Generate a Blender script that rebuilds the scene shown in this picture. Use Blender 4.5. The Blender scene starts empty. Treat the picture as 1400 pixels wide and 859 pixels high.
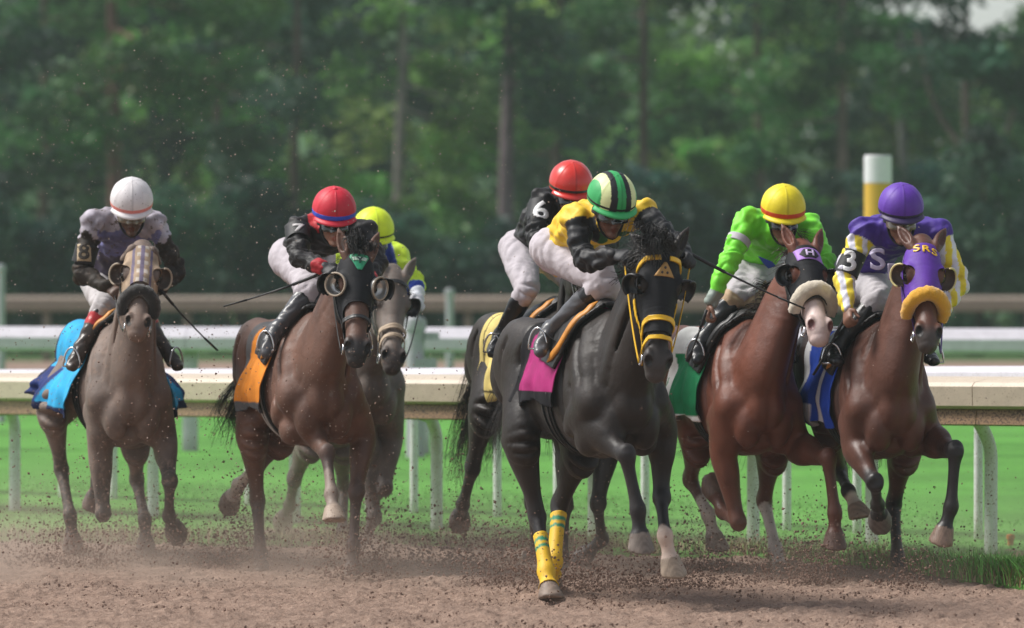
import bpy, math, random, time
import numpy as np
from mathutils import Matrix, Vector
from mathutils.bvhtree import BVHTree

# ------------------------------------------------------------------ camera, sky, sun, exposure
scn = bpy.context.scene
FPX, HORIZON, CAMZ = 7650.0, 346.0, 1.9          # focal length in photo pixels, horizon row, lens height
PITCH = (429.5 - HORIZON) / FPX
cam_d = bpy.data.cameras.new('camera')
cam = bpy.data.objects.new('camera', cam_d)
scn.collection.objects.link(cam)
cam.location = (0, 0, CAMZ)
cam.rotation_euler = (math.pi / 2 - PITCH, 0, 0)
cam_d.sensor_width = 36.0
cam_d.lens = 36.0 * FPX / 1400.0
cam_d.clip_start, cam_d.clip_end = 0.5, 2000.0
cam_d.dof.use_dof = True
cam_d.dof.focus_distance = 31.2
cam_d.dof.aperture_fstop = 2.6
scn.camera = cam

SUN_EL, SUN_AZ = math.radians(52), math.radians(-80)   # azimuth from the view direction, negative = from the left
world = bpy.data.worlds.new('World'); scn.world = world; world.use_nodes = True
wn = world.node_tree.nodes; wl = world.node_tree.links
for n in list(wn): wn.remove(n)
sky = wn.new('ShaderNodeTexSky'); sky.sky_type = 'NISHITA'; sky.sun_disc = False
sky.sun_elevation = SUN_EL; sky.sun_rotation = SUN_AZ
sky.air_density, sky.dust_density, sky.ozone_density = 1.0, 1.2, 1.0
hs = wn.new('ShaderNodeHueSaturation'); hs.inputs['Saturation'].default_value = 0.35
bg = wn.new('ShaderNodeBackground'); bg.inputs['Strength'].default_value = 0.088
wo = wn.new('ShaderNodeOutputWorld')
wl.new(sky.outputs[0], hs.inputs['Color']); wl.new(hs.outputs[0], bg.inputs[0]); wl.new(bg.outputs[0], wo.inputs[0])
sun_d = bpy.data.lights.new('sun', 'SUN'); sun_d.energy = 2.9; sun_d.angle = math.radians(24); sun_d.color = (1.0, .965, .91)
sun = bpy.data.objects.new('sun', sun_d); scn.collection.objects.link(sun)
sdir = Vector((math.sin(SUN_AZ) * math.cos(SUN_EL), math.cos(SUN_AZ) * math.cos(SUN_EL), math.sin(SUN_EL)))
sun.rotation_euler = sdir.to_track_quat('Z', 'Y').to_euler()
scn.view_settings.view_transform = 'Standard'; scn.view_settings.look = 'None'
scn.view_settings.gamma = 1.0; scn.view_settings.use_curve_mapping = False
scn.view_settings.exposure = 0.75
scn.cycles.use_denoising = True
scn.cycles.max_bounces = 6; scn.cycles.diffuse_bounces = 3; scn.cycles.volume_bounces = 1
scn.cycles.transparent_max_bounces = 8
scn.cycles.caustics_reflective = False; scn.cycles.caustics_refractive = False

rng = np.random.default_rng(11)
T0 = time.time()
f32 = np.float32
def A(*v): return np.array(v, dtype=float)
def nrm(v):
    v = np.asarray(v, float); return v / (np.linalg.norm(v) + 1e-12)
def lin(h):
    h = h.lstrip('#'); c = [int(h[i:i + 2], 16) / 255 for i in (0, 2, 4)]
    return tuple(x / 12.92 if x <= .04045 else ((x + .055) / 1.055) ** 2.4 for x in c)
def vnoise(P, freq, seed, n=10):
    """smooth pseudo-noise in about [-1,1] from a sum of warped sines"""
    r = np.random.default_rng(seed); P = np.asarray(P, float) * freq
    out = np.zeros(len(P)); w = P + .35 * np.sin(P[:, [1, 2, 0]] * 1.7 + 1.3)
    for i in range(n):
        d = r.normal(size=3); d /= np.linalg.norm(d); d *= r.uniform(.6, 1.7)
        out += np.sin(w @ d * 2 * math.pi + r.uniform(0, 6.28))
    return out / math.sqrt(n) * .9

# ------------------------------------------------------------------ objects
C = scn.collection
def mesh_data(name, V, F=None, tris=None, smooth=True, cols=None, mats=None, midx=None):
    me = bpy.data.meshes.new(name)
    V = np.ascontiguousarray(V, dtype=np.float32)
    polys = []
    if F is not None and len(F): polys.append(np.asarray(F, np.int32))
    if tris is not None and len(tris): polys.append(np.asarray(tris, np.int32))
    me.vertices.add(len(V)); me.vertices.foreach_set('co', V.ravel())
    loops = np.concatenate([p.ravel() for p in polys]) if polys else np.zeros(0, np.int32)
    tot = np.concatenate([np.full(len(p), p.shape[1], np.int32) for p in polys]) if polys else np.zeros(0, np.int32)
    start = np.concatenate([[0], np.cumsum(tot)[:-1]]).astype(np.int32) if len(tot) else tot
    me.loops.add(len(loops)); me.loops.foreach_set('vertex_index', loops)
    me.polygons.add(len(tot)); me.polygons.foreach_set('loop_start', start)
    me.polygons.foreach_set('use_smooth', np.full(len(tot), smooth, bool))
    if midx is not None: me.polygons.foreach_set('material_index', np.asarray(midx, np.int32))
    if cols is not None:
        at = me.color_attributes.new('Col', 'FLOAT_COLOR', 'POINT')
        c4 = np.ones((len(V), 4), np.float32); c4[:, :3] = cols
        at.data.foreach_set('color', c4.ravel())
    if mats is not None:
        for m in (mats if isinstance(mats, (list, tuple)) else [mats]): me.materials.append(m)
    me.update(calc_edges=True)
    return me
def link(name, data, parent=None):
    o = bpy.data.objects.new(name, data); C.objects.link(o)
    if parent is not None: o.parent = parent
    return o
def mk(name, V, F=None, tris=None, mat=None, parent=None, cols=None, smooth=True, midx=None, solid=0.0):
    o = link(name, mesh_data(name, V, F, tris, smooth, cols, mat, midx), parent)
    if solid:
        m = o.modifiers.new('solid', 'SOLIDIFY'); m.thickness = solid; m.offset = 0
    return o
def tag(o, label=None, cat=None, group=None, kind=None):
    if label: o['label'] = label
    if cat: o['category'] = cat
    if group: o['group'] = group
    if kind: o['kind'] = kind
    return o
def empty(name, M=None):
    o = bpy.data.objects.new(name, None); o.empty_display_size = .2; C.objects.link(o)
    if M is not None: o.matrix_world = M
    return o

# ------------------------------------------------------------------ materials
def newmat(name):
    m = bpy.data.materials.new(name); m.use_nodes = True
    nt = m.node_tree; b = nt.nodes['Principled BSDF']
    return m, nt, b
def noise_node(nt, scale, detail=4, rough=.55, coord='Object'):
    tc = nt.nodes.new('ShaderNodeTexCoord'); n = nt.nodes.new('ShaderNodeTexNoise')
    n.inputs['Scale'].default_value = scale; n.inputs['Detail'].default_value = detail; n.inputs['Roughness'].default_value = rough
    nt.links.new(tc.outputs[coord], n.inputs['Vector']); return n
def ramp(nt, src, stops):
    r = nt.nodes.new('ShaderNodeValToRGB'); e = r.color_ramp.elements
    while len(e) < len(stops): e.new(.5)
    for i, (p, c) in enumerate(stops):
        e[i].position = p; e[i].color = (c[0], c[1], c[2], 1) if not isinstance(c, (int, float)) else (c, c, c, 1)
    nt.links.new(src, r.inputs[0]); return r
def mixc(nt, fac, a, b, mode='MIX'):
    m = nt.nodes.new('ShaderNodeMix'); m.data_type = 'RGBA'; m.blend_type = mode
    for sock, v in ((m.inputs[0], fac), (m.inputs[6], a), (m.inputs[7], b)):
        if hasattr(v, 'links') or hasattr(v, 'is_linked'): nt.links.new(v, sock)
        elif isinstance(v, (int, float)): sock.default_value = v
        else: sock.default_value = (v[0], v[1], v[2], 1)
    return m.outputs[2]
def bump(nt, b, src, strength, dist):
    bp = nt.nodes.new('ShaderNodeBump'); bp.inputs['Strength'].default_value = strength; bp.inputs['Distance'].default_value = dist
    nt.links.new(src, bp.inputs['Height']); nt.links.new(bp.outputs[0], b.inputs['Normal'])
def plain(name, col, rough=.6, metal=0.0, var=.12, nscale=18, bumpd=0.0, bscale=120, spec=.5, dirt=0.0, dirtcol=(.13, .085, .06), dscale=30, sheen=0.0):
    """one base colour with a little procedural variation, grain and dirt spots"""
    m, nt, b = newmat(name)
    if isinstance(col, str): col = lin(col)
    n = noise_node(nt, nscale)
    r = ramp(nt, n.outputs[0], [(.3, 1 - var), (.7, 1 + var)])
    out = mixc(nt, 1.0, col, r.outputs[0], 'MULTIPLY')
    if dirt:
        n2 = noise_node(nt, dscale, 6, .65); r2 = ramp(nt, n2.outputs[0], [(.70 - dirt * .25, 0), (.78 - dirt * .2, 1)])
        out = mixc(nt, r2.outputs[0], out, dirtcol)
    nt.links.new(out, b.inputs['Base Color'])
    b.inputs['Roughness'].default_value = rough; b.inputs['Metallic'].default_value = metal
    b.inputs['Specular IOR Level'].default_value = spec
    if sheen: b.inputs['Sheen Weight'].default_value = sheen
    if bumpd:
        n3 = noise_node(nt, bscale, 3); bump(nt, b, n3.outputs[0], .6, bumpd)
    return m
def attr_mat(name, rough=.5, spec=.5, var=.12, nscale=9, bscale=60, bumpd=.002, dirt=0.0, dirtcol=(.14, .09, .065), dscale=24, sheen=0.0, lump=None, coat=0.0):
    """colour read from the 'Col' attribute (coat patches, silks pattern), with grain and mud on top"""
    m, nt, b = newmat(name)
    at = nt.nodes.new('ShaderNodeAttribute'); at.attribute_name = 'Col'
    n = noise_node(nt, nscale, 5, .6)
    r = ramp(nt, n.outputs[0], [(.3, 1 - var), (.7, 1 + var)])
    out = mixc(nt, 1.0, at.outputs['Color'], r.outputs[0], 'MULTIPLY')
    if dirt:
        n2 = noise_node(nt, dscale, 7, .7); r2 = ramp(nt, n2.outputs[0], [(.66 - dirt * .22, 0), (.74 - dirt * .2, 1)])
        out = mixc(nt, r2.outputs[0], out, dirtcol)
    nt.links.new(out, b.inputs['Base Color'])
    b.inputs['Roughness'].default_value = rough; b.inputs['Specular IOR Level'].default_value = spec
    if sheen: b.inputs['Sheen Weight'].default_value = sheen; b.inputs['Sheen Roughness'].default_value = .4
    if coat: b.inputs['Coat Weight'].default_value = coat; b.inputs['Coat Roughness'].default_value = .35
    n3 = noise_node(nt, bscale, 4, .6)
    if lump:
        n4 = noise_node(nt, lump[0], 3, .5); b4 = nt.nodes.new('ShaderNodeBump'); b4.inputs['Strength'].default_value = .7; b4.inputs['Distance'].default_value = lump[1]
        nt.links.new(n4.outputs[0], b4.inputs['Height']); bp = nt.nodes.new('ShaderNodeBump'); bp.inputs['Strength'].default_value = .5; bp.inputs['Distance'].default_value = bumpd
        nt.links.new(n3.outputs[0], bp.inputs['Height']); nt.links.new(b4.outputs[0], bp.inputs['Normal']); nt.links.new(bp.outputs[0], b.inputs['Normal'])
        rr = ramp(nt, n.outputs[0], [(.3, rough + .05), (.7, rough + .24)]); nt.links.new(rr.outputs[0], b.inputs['Roughness'])
    else: bump(nt, b, n3.outputs[0], .5, bumpd)
    return m

# ------------------------------------------------------------------ implicit surfaces: field on a rectilinear grid, surface nets
def axis(lo, hi, step, fine=None, fstep=None):
    if fine is None: return np.arange(lo, hi + step, step).astype(f32)
    a, b = max(lo, fine[0]), min(hi, fine[1])
    parts = []
    if a > lo: parts.append(np.linspace(lo, a, max(2, int(math.ceil((a - lo) / step)) + 1))[:-1])
    parts.append(np.linspace(a, b, max(2, int(math.ceil((b - a) / fstep)) + 1)))
    if hi > b: parts.append(np.linspace(b, hi, max(2, int(math.ceil((hi - b) / step)) + 1))[1:])
    return np.concatenate(parts).astype(f32)
def smin(a, b, k):
    if k <= 0: return np.minimum(a, b)
    h = np.maximum(k - np.abs(a - b), 0) / k
    return np.minimum(a, b) - h * h * (k * .25)
def catmull(P, sub):
    P = np.asarray(P, float)
    if sub <= 1 or len(P) < 3: return P
    Q = np.vstack([2 * P[0] - P[1], P, 2 * P[-1] - P[-2]]); out = []
    for i in range(1, len(Q) - 2):
        for j in range(sub):
            t = j / sub
            out.append(.5 * (2 * Q[i] + (Q[i + 1] - Q[i - 1]) * t + (2 * Q[i - 1] - 5 * Q[i] + 4 * Q[i + 1] - Q[i + 2]) * t * t
                             + (3 * Q[i] - Q[i - 1] - 3 * Q[i + 1] + Q[i + 2]) * t ** 3))
    out.append(P[-1]); return np.array(out)
class Field:
    def __init__(s, xs, ys, zs):
        s.ax = (np.asarray(xs, f32), np.asarray(ys, f32), np.asarray(zs, f32))
        s.F = np.full((len(xs), len(ys), len(zs)), .3, f32)
    def sub(s, lo, hi):
        sl = []
        for i in range(3):
            a = max(0, int(np.searchsorted(s.ax[i], lo[i])) - 1); b = min(len(s.ax[i]), int(np.searchsorted(s.ax[i], hi[i])) + 1)
            if b - a < 2: return None
            sl.append(slice(a, b))
        return tuple(sl)
    def grid(s, sl):
        return (s.ax[0][sl[0]][:, None, None], s.ax[1][sl[1]][None, :, None], s.ax[2][sl[2]][None, None, :])
    def tube(s, P, R, k=.03, lat=(0, 1, 0), sub=3, op='add', pad=.05):
        P = np.asarray(P, float); R = np.asarray(R, float)
        if R.ndim == 1: R = np.stack([R, R], 1)
        PR = catmull(np.hstack([P, R]), sub); P, R = PR[:, :3], np.maximum(PR[:, 3:], .004)
        m = R.max() + pad + k
        sl = s.sub(P.min(0) - m, P.max(0) + m)
        if sl is None: return
        o = [x.start for x in sl]
        L = np.full(s.F[sl].shape, .3, f32)
        lat = np.asarray(lat, float)
        for i in range(len(P) - 1):
            a, b = P[i], P[i + 1]; ab = b - a; l2 = ab @ ab
            if l2 < 1e-10: continue
            t = ab / math.sqrt(l2); u = lat - (lat @ t) * t; u = nrm(u); v = np.cross(t, u)
            mm = max(R[i].max(), R[i + 1].max()) + pad + k
            ss = s.sub(np.minimum(a, b) - mm, np.maximum(a, b) + mm)
            if ss is None: continue
            X, Y, Z = s.grid(ss)
            X = X - f32(a[0]); Y = Y - f32(a[1]); Z = Z - f32(a[2])
            h = np.clip((X * f32(ab[0]) + Y * f32(ab[1]) + Z * f32(ab[2])) / f32(l2), 0, 1)
            qx, qy, qz = X - h * f32(ab[0]), Y - h * f32(ab[1]), Z - h * f32(ab[2])
            ru = f32(R[i, 0]) + h * f32(R[i + 1, 0] - R[i, 0]); rv = f32(R[i, 1]) + h * f32(R[i + 1, 1] - R[i, 1])
            rw = np.minimum(ru, rv)
            if i > 0: rw = np.where(h <= 0, rw * f32(.35), rw)
            if i < len(P) - 2: rw = np.where(h >= 1, rw * f32(.35), rw)
            du = (qx * f32(u[0]) + qy * f32(u[1]) + qz * f32(u[2])) / ru
            dv = (qx * f32(v[0]) + qy * f32(v[1]) + qz * f32(v[2])) / rv
            dw = (qx * f32(t[0]) + qy * f32(t[1]) + qz * f32(t[2])) / rw
            k0 = np.sqrt(du * du + dv * dv + dw * dw); k1 = np.sqrt((du / ru) ** 2 + (dv / rv) ** 2 + (dw / rw) ** 2) + f32(1e-6)
            d = k0 * (k0 - 1) / k1
            d = np.where(k0 < .05, -rw, d)
            ls = tuple(slice(ss[j].start - o[j], ss[j].stop - o[j]) for j in range(3))
            ls2 = tuple(slice(max(0, ls[j].start), min(L.shape[j], ls[j].stop)) for j in range(3))
            cut = tuple(slice(ls2[j].start - ls[j].start, d.shape[j] - (ls[j].stop - ls2[j].stop)) for j in range(3))
            L[ls2] = np.minimum(L[ls2], d[cut])
        s._put(sl, L, k, op)
    def _put(s, sl, d, k, op):
        if op == 'add': s.F[sl] = smin(s.F[sl], d, k)
        else: s.F[sl] = -smin(-s.F[sl], d, k)
    def ell(s, c, r, axes=None, k=.03, op='add', pad=.05):
        c = np.asarray(c, float); r = np.asarray(r, float) if np.ndim(r) else np.full(3, float(r))
        m = r.max() + pad + k; sl = s.sub(c - m, c + m)
        if sl is None: return
        X, Y, Z = s.grid(sl); X = X - f32(c[0]); Y = Y - f32(c[1]); Z = Z - f32(c[2])
        if axes is None: axes = np.eye(3)
        q = [(X * f32(a[0]) + Y * f32(a[1]) + Z * f32(a[2])) for a in np.asarray(axes, float)]
        k0 = np.sqrt(sum((q[i] / f32(r[i])) ** 2 for i in range(3))); k1 = np.sqrt(sum((q[i] / f32(r[i] ** 2)) ** 2 for i in range(3))) + f32(1e-6)
        d = np.where(k0 < .05, -f32(r.min()), k0 * (k0 - 1) / k1)
        s._put(sl, d, k, op)
    def cone_cut(s, a, b, ra, rb, planes, k):
        """round cone from a to b cut by planes (point, outward normal): a hoof"""
        m = max(ra, rb) + .06; a = np.asarray(a, float); b = np.asarray(b, float)
        sl = s.sub(np.minimum(a, b) - m, np.maximum(a, b) + m)
        if sl is None: return
        X, Y, Z = s.grid(sl); ab = b - a; l2 = ab @ ab
        h = np.clip(((X - a[0]) * ab[0] + (Y - a[1]) * ab[1] + (Z - a[2]) * ab[2]) / l2, 0, 1.6)
        d = np.sqrt((X - a[0] - h * ab[0]) ** 2 + (Y - a[1] - h * ab[1]) ** 2 + (Z - a[2] - h * ab[2]) ** 2) - (ra + np.minimum(h, 1.3) * (rb - ra))
        for p, n in planes:
            d = -smin(-d, -((X - p[0]) * n[0] + (Y - p[1]) * n[1] + (Z - p[2]) * n[2]), .012)
        s._put(sl, d.astype(f32), k, 'add')
    def nets(s, iso=0.0):
        F = s.F - f32(iso); ins = F < 0
        nx, ny, nz = F.shape
        cnt = np.zeros((nx - 1, ny - 1, nz - 1), np.int8)
        for dx in (0, 1):
            for dy in (0, 1):
                for dz in (0, 1): cnt += ins[dx:nx - 1 + dx, dy:ny - 1 + dy, dz:nz - 1 + dz]
        act = (cnt > 0) & (cnt < 8)
        I = np.argwhere(act)
        ids = np.full(act.shape, -1, np.int32); ids[act] = np.arange(len(I), dtype=np.int32)
        off = [(0, 0, 0), (1, 0, 0), (0, 1, 0), (1, 1, 0), (0, 0, 1), (1, 0, 1), (0, 1, 1), (1, 1, 1)]
        val = np.stack([F[I[:, 0] + a, I[:, 1] + b, I[:, 2] + c] for a, b, c in off], 1)
        acc = np.zeros((len(I), 3)); num = np.zeros(len(I))
        for e0, e1 in ((0, 1), (2, 3), (4, 5), (6, 7), (0, 2), (1, 3), (4, 6), (5, 7), (0, 4), (1, 5), (2, 6), (3, 7)):
            a, b = val[:, e0], val[:, e1]; msk = (a < 0) != (b < 0)
            t = np.where(msk, a / np.where(msk, a - b, 1), 0)
            p0, p1 = np.array(off[e0], float), np.array(off[e1], float)
            acc += np.where(msk[:, None], p0 + t[:, None] * (p1 - p0), 0); num += msk
        acc /= num[:, None]
        V = np.zeros((len(I), 3))
        for j in range(3):
            x = s.ax[j].astype(float); V[:, j] = x[I[:, j]] + acc[:, j] * (x[I[:, j] + 1] - x[I[:, j]])
        quads = []
        def add(m, idx4, flip):
            q = np.stack(idx4, 1); good = (q >= 0).all(1); q = q[good]; f = flip[good]
            q[f] = q[f][:, ::-1]; quads.append(q)
        e = ins[:-1, 1:-1, 1:-1] != ins[1:, 1:-1, 1:-1]; J = np.argwhere(e)
        if len(J):
            x, y, z = J[:, 0], J[:, 1] + 1, J[:, 2] + 1
            add(e, [ids[x, y - 1, z - 1], ids[x, y, z - 1], ids[x, y, z], ids[x, y - 1, z]], ~ins[x, y, z])
        e = ins[1:-1, :-1, 1:-1] != ins[1:-1, 1:, 1:-1]; J = np.argwhere(e)
        if len(J):
            x, y, z = J[:, 0] + 1, J[:, 1], J[:, 2] + 1
            add(e, [ids[x - 1, y, z - 1], ids[x - 1, y, z], ids[x, y, z], ids[x, y, z - 1]], ~ins[x, y, z])
        e = ins[1:-1, 1:-1, :-1] != ins[1:-1, 1:-1, 1:]; J = np.argwhere(e)
        if len(J):
            x, y, z = J[:, 0] + 1, J[:, 1] + 1, J[:, 2]
            add(e, [ids[x - 1, y - 1, z], ids[x, y - 1, z], ids[x, y, z], ids[x - 1, y, z]], ~ins[x, y, z])
        return V, np.concatenate(quads)
def tri(F): return np.concatenate([F[:, [0, 1, 2]], F[:, [0, 2, 3]]])
def clip(V, T, *fields):
    """keep the part of a triangle mesh where every field function is >= 0, cut along the zero line"""
    for fn in fields:
        f = fn(V); pos = f >= 0; c = pos[T].sum(1)
        keep = T[c == 3]; part = T[(c == 1) | (c == 2)]
        if len(part):
            pc = pos[part]; one = pc.sum(1) == 1
            lead = np.where(one, np.argmax(pc, 1), np.argmin(pc, 1))
            r = np.stack([part[np.arange(len(part)), (lead + j) % 3] for j in range(3)], 1)
            e1 = r[:, [0, 1]]; e2 = r[:, [0, 2]]
            E = np.sort(np.concatenate([e1, e2]), 1); U, inv = np.unique(E, axis=0, return_inverse=True); inv = inv.ravel()
            fa, fb = f[U[:, 0]], f[U[:, 1]]; t = (fa / (fa - fb))[:, None]
            nv = V[U[:, 0]] + t * (V[U[:, 1]] - V[U[:, 0]])
            base = len(V); V = np.vstack([V, nv]); a = base + inv[:len(part)]; b = base + inv[len(part):]
            o = one
            new = [np.stack([r[o, 0], a[o], b[o]], 1), np.stack([a[~o], r[~o, 1], r[~o, 2]], 1), np.stack([a[~o], r[~o, 2], b[~o]], 1)]
            T = np.concatenate([keep] + new)
        else: T = keep
    if not len(T): return np.zeros((0, 3)), T
    used, inv = np.unique(T, return_inverse=True)
    return V[used], inv.reshape(T.shape)
def taubin(V, Q, w, it=6):
    """smooth a quad mesh without shrinking it; w: weight per vertex"""
    E = np.concatenate([Q[:, [0, 1]], Q[:, [1, 2]], Q[:, [2, 3]], Q[:, [3, 0]]]); n = len(V)
    cnt = np.bincount(E[:, 0], minlength=n).astype(float); cnt[cnt == 0] = 1
    for k in range(it):
        for lam in (.55, -.57):
            S = np.stack([np.bincount(E[:, 0], weights=V[E[:, 1], j], minlength=n) for j in range(3)], 1) / cnt[:, None]
            V = V + lam * w[:, None] * (S - V)
    return V
def vnormals(V, T):
    n = np.zeros_like(V); fn = np.cross(V[T[:, 1]] - V[T[:, 0]], V[T[:, 2]] - V[T[:, 0]])
    for j in range(3): np.add.at(n, T[:, j], fn)
    return n / (np.linalg.norm(n, axis=1)[:, None] + 1e-12)

# ------------------------------------------------------------------ plain mesh pieces
def ring_tube(P, R, n=10, cap=True, lat=(0, .13, 1)):
    """swept tube; R per point (radius or (ru,rv)); returns V, quads, tris"""
    P = np.asarray(P, float); R = np.asarray(R, float)
    if R.ndim == 0: R = np.full(len(P), float(R))
    if R.ndim == 1: R = np.stack([R, R], 1)
    tg = np.gradient(P, axis=0); V = []
    lat = np.asarray(lat, float); u = None
    for i in range(len(P)):
        t = nrm(tg[i])
        base = lat if u is None else u
        uu = base - (base @ t) * t
        if np.linalg.norm(uu) < 1e-3: uu = A(1, 0, 0) - t[0] * t
        u = nrm(uu); v = np.cross(t, u)
        a = np.arange(n) / n * 2 * math.pi
        V.append(P[i] + np.outer(np.cos(a) * R[i, 0], u) + np.outer(np.sin(a) * R[i, 1], v))
    V = np.concatenate(V); m = len(P)
    i, j = np.meshgrid(np.arange(m - 1), np.arange(n), indexing='ij'); i, j = i.ravel(), j.ravel(); j2 = (j + 1) % n
    F = np.stack([i * n + j, i * n + j2, (i + 1) * n + j2, (i + 1) * n + j], 1)
    T = []
    if cap:
        V = np.vstack([V, P[0], P[-1]]); a = np.arange(n); b = (a + 1) % n
        T = np.concatenate([np.stack([b, a, np.full(n, m * n)], 1), np.stack([(m - 1) * n + a, (m - 1) * n + b, np.full(n, m * n + 1)], 1)])
    return V, F, T
def join(parts):
    """parts: list of (V, F, T) -> one V, F, T"""
    Vs, Fs, Ts, o = [], [], [], 0
    for V, F, T in parts:
        Vs.append(V)
        if F is not None and len(F): Fs.append(np.asarray(F) + o)
        if T is not None and len(T): Ts.append(np.asarray(T) + o)
        o += len(V)
    return np.concatenate(Vs), (np.concatenate(Fs) if Fs else None), (np.concatenate(Ts) if Ts else None)
def box(lo, hi):
    x0, y0, z0 = lo; x1, y1, z1 = hi
    V = A([x0, y0, z0], [x1, y0, z0], [x1, y1, z0], [x0, y1, z0], [x0, y0, z1], [x1, y0, z1], [x1, y1, z1], [x0, y1, z1])
    F = np.array([[0, 3, 2, 1], [4, 5, 6, 7], [0, 1, 5, 4], [1, 2, 6, 5], [2, 3, 7, 6], [3, 0, 4, 7]])
    return V, F, None
def strands(paths, r0, taper=.25):
    """many hair locks (N, n, 3) as three-sided tapering tubes"""
    P = np.asarray(paths, float); N, n, _ = P.shape
    tg = np.gradient(P, axis=1); tg /= np.linalg.norm(tg, axis=2)[..., None] + 1e-9
    ref = A(.31, .77, .2); u = np.cross(tg, ref); u /= np.linalg.norm(u, axis=2)[..., None] + 1e-9; v = np.cross(tg, u)
    r = (np.asarray(r0).reshape(-1, 1) * np.linspace(1, taper, n)[None, :])[..., None] * np.ones((N, n, 1))
    V = np.stack([P + r * (math.cos(a) * u + math.sin(a) * v) for a in (0, 2.094, 4.189)], 2)
    V = V.reshape(-1, 3)
    s, i, j = np.meshgrid(np.arange(N), np.arange(n - 1), np.arange(3), indexing='ij'); s, i, j = s.ravel(), i.ravel(), j.ravel(); k = (j + 1) % 3
    b = s * n * 3 + i * 3
    return V, np.stack([b + j, b + k, b + 3 + k, b + 3 + j], 1), None
def text_mesh(txt, size, depth=0.0):
    cu = bpy.data.curves.new('t', 'FONT'); cu.body = txt; cu.size = size; cu.align_x = 'CENTER'; cu.align_y = 'CENTER'
    cu.resolution_u = 4; cu.offset = size * .025
    o = bpy.data.objects.new('t', cu); C.objects.link(o)
    dg = bpy.context.evaluated_depsgraph_get(); me = bpy.data.meshes.new_from_object(o.evaluated_get(dg))
    import bmesh
    bm = bmesh.new(); bm.from_mesh(me); bmesh.ops.triangulate(bm, faces=bm.faces)
    bmesh.ops.subdivide_edges(bm, edges=[e for e in bm.edges if e.calc_length() > size * .12], cuts=2, use_grid_fill=True)
    bmesh.ops.triangulate(bm, faces=bm.faces)
    V = np.array([v.co[:] for v in bm.verts]); bm.verts.index_update()
    T = np.array([[v.index for v in f.verts] for f in bm.faces])
    bm.free(); bpy.data.objects.remove(o); bpy.data.curves.remove(cu); bpy.data.meshes.remove(me)
    return V[:, :2], T
def poly_mesh(pts, n=3):
    """flat polygon fan, subdivided"""
    import bmesh
    bm = bmesh.new(); bm.faces.new([bm.verts.new((p[0], p[1], 0)) for p in pts])
    bmesh.ops.triangulate(bm, faces=bm.faces)
    for _ in range(n):
        bmesh.ops.subdivide_edges(bm, edges=bm.edges, cuts=1, use_grid_fill=True); bmesh.ops.triangulate(bm, faces=bm.faces)
    bm.verts.index_update()
    V = np.array([v.co[:] for v in bm.verts]); T = np.array([[v.index for v in f.verts] for f in bm.faces]); bm.free()
    return V[:, :2], T
def decal(UV, T, org, ux, uy, target, off=.004):
    """lay a flat shape on a surface: cast each point along -(ux x uy) onto target (V, T)"""
    ux, uy = nrm(ux), nrm(uy); n = np.cross(ux, uy)
    bv = target if isinstance(target, BVHTree) else BVHTree.FromPolygons([tuple(x) for x in target[0]], [tuple(int(i) for i in t) for t in target[1]])
    P = np.asarray(org) + UV[:, :1] * ux + UV[:, 1:2] * uy; out = []
    for p in P:
        h = bv.ray_cast(Vector(p + n * .12), Vector(-n), .4)
        out.append(np.array(h[0]) + n * off if h[0] is not None else p)
    return np.array(out), T
# ------------------------------------------------------------------ horses
EYE = (.168, .098, -.070)
HS = 1.12                                                   # size of these heads against the canonical one
def head_prims(Fd, fr, ears=None, k=.02, S=1.0):
    o, e1, e2, e3 = fr
    W = lambda t, y, z: o + (t * e1 + y * e2 + z * e3) * S
    ax = np.array([e1, e2, e3])
    st = [(-.05, -.095, .066, .075), (.02, -.085, .080, .088), (.09, -.093, .089, .098), (.17, -.112, .090, .112), (.25, -.118, .074, .112),
          (.33, -.102, .060, .092), (.42, -.084, .053, .072), (.50, -.074, .058, .062), (.555, -.076, .060, .057), (.588, -.084, .050, .046)]
    ell0 = Fd.ell; tube0 = Fd.tube
    ell = lambda c, r, *a, **kw: ell0(c, np.array(r) * S, *a, **kw)
    tube = lambda P, R, **kw: tube0(P, np.array(R) * S, **kw)
    tube([W(s[0], 0, s[1]) for s in st], [(s[2], s[3]) for s in st], k=k, lat=e2, sub=3)
    for y in (-1, 1):
        ell(W(.20, y * .055, -.175), (.105, .028, .085), ax, k=.03)                # cheek
        ell(W(.155, y * .078, -.055), (.050, .026, .030), ax, k=.02)               # brow over the eye
        ell(W(.30, y * .048, -.065), (.10, .016, .014), ax, k=.015)                # facial crest
        ell(W(EYE[0], y * (EYE[1] + .002), EYE[2]), (.030, .012, .021), ax, k=.006, op='sub')
        ell(W(.522, y * .048, -.046), (.046, .024, .034), ax, k=.014)              # nostril wing
        ell(W(.555, y * .055, -.024), (.032, .018, .023), ax, k=.004, op='sub')
        tube([W(.50, y * .062, -.118), W(.55, y * .056, -.112), W(.60, y * .03, -.112)], [.004, .006, .005], k=.004, op='sub', sub=2)
    ell(W(.545, 0, -.135), (.045, .036, .030), ax, k=.02)                          # chin
    if ears is not None:
        for y, d in zip((-1, 1), ears):
            d = nrm(d[0] * e1 + d[1] * e2 + d[2] * e3); b = W(.0, y * .060, -.035)
            face = nrm(.75 * e3 + .55 * y * e2); latv = np.cross(d, face)
            tube([b - .02 * d, b + .03 * d, b + .08 * d, b + .13 * d, b + .18 * d], [(.026, .026), (.032, .027), (.034, .022), (.024, .015), (.005, .005)], k=.012, lat=latv, sub=3)
            tube([b + .035 * d + .022 * face, b + .08 * d + .02 * face, b + .13 * d + .014 * face], [(.013, .014), (.019, .015), (.010, .008)], k=.006, lat=latv, op='sub', sub=2)
CANON = (A(0, 0, 0), A(1, 0, 0), A(0, 1, 0), A(0, 0, 1))
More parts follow.
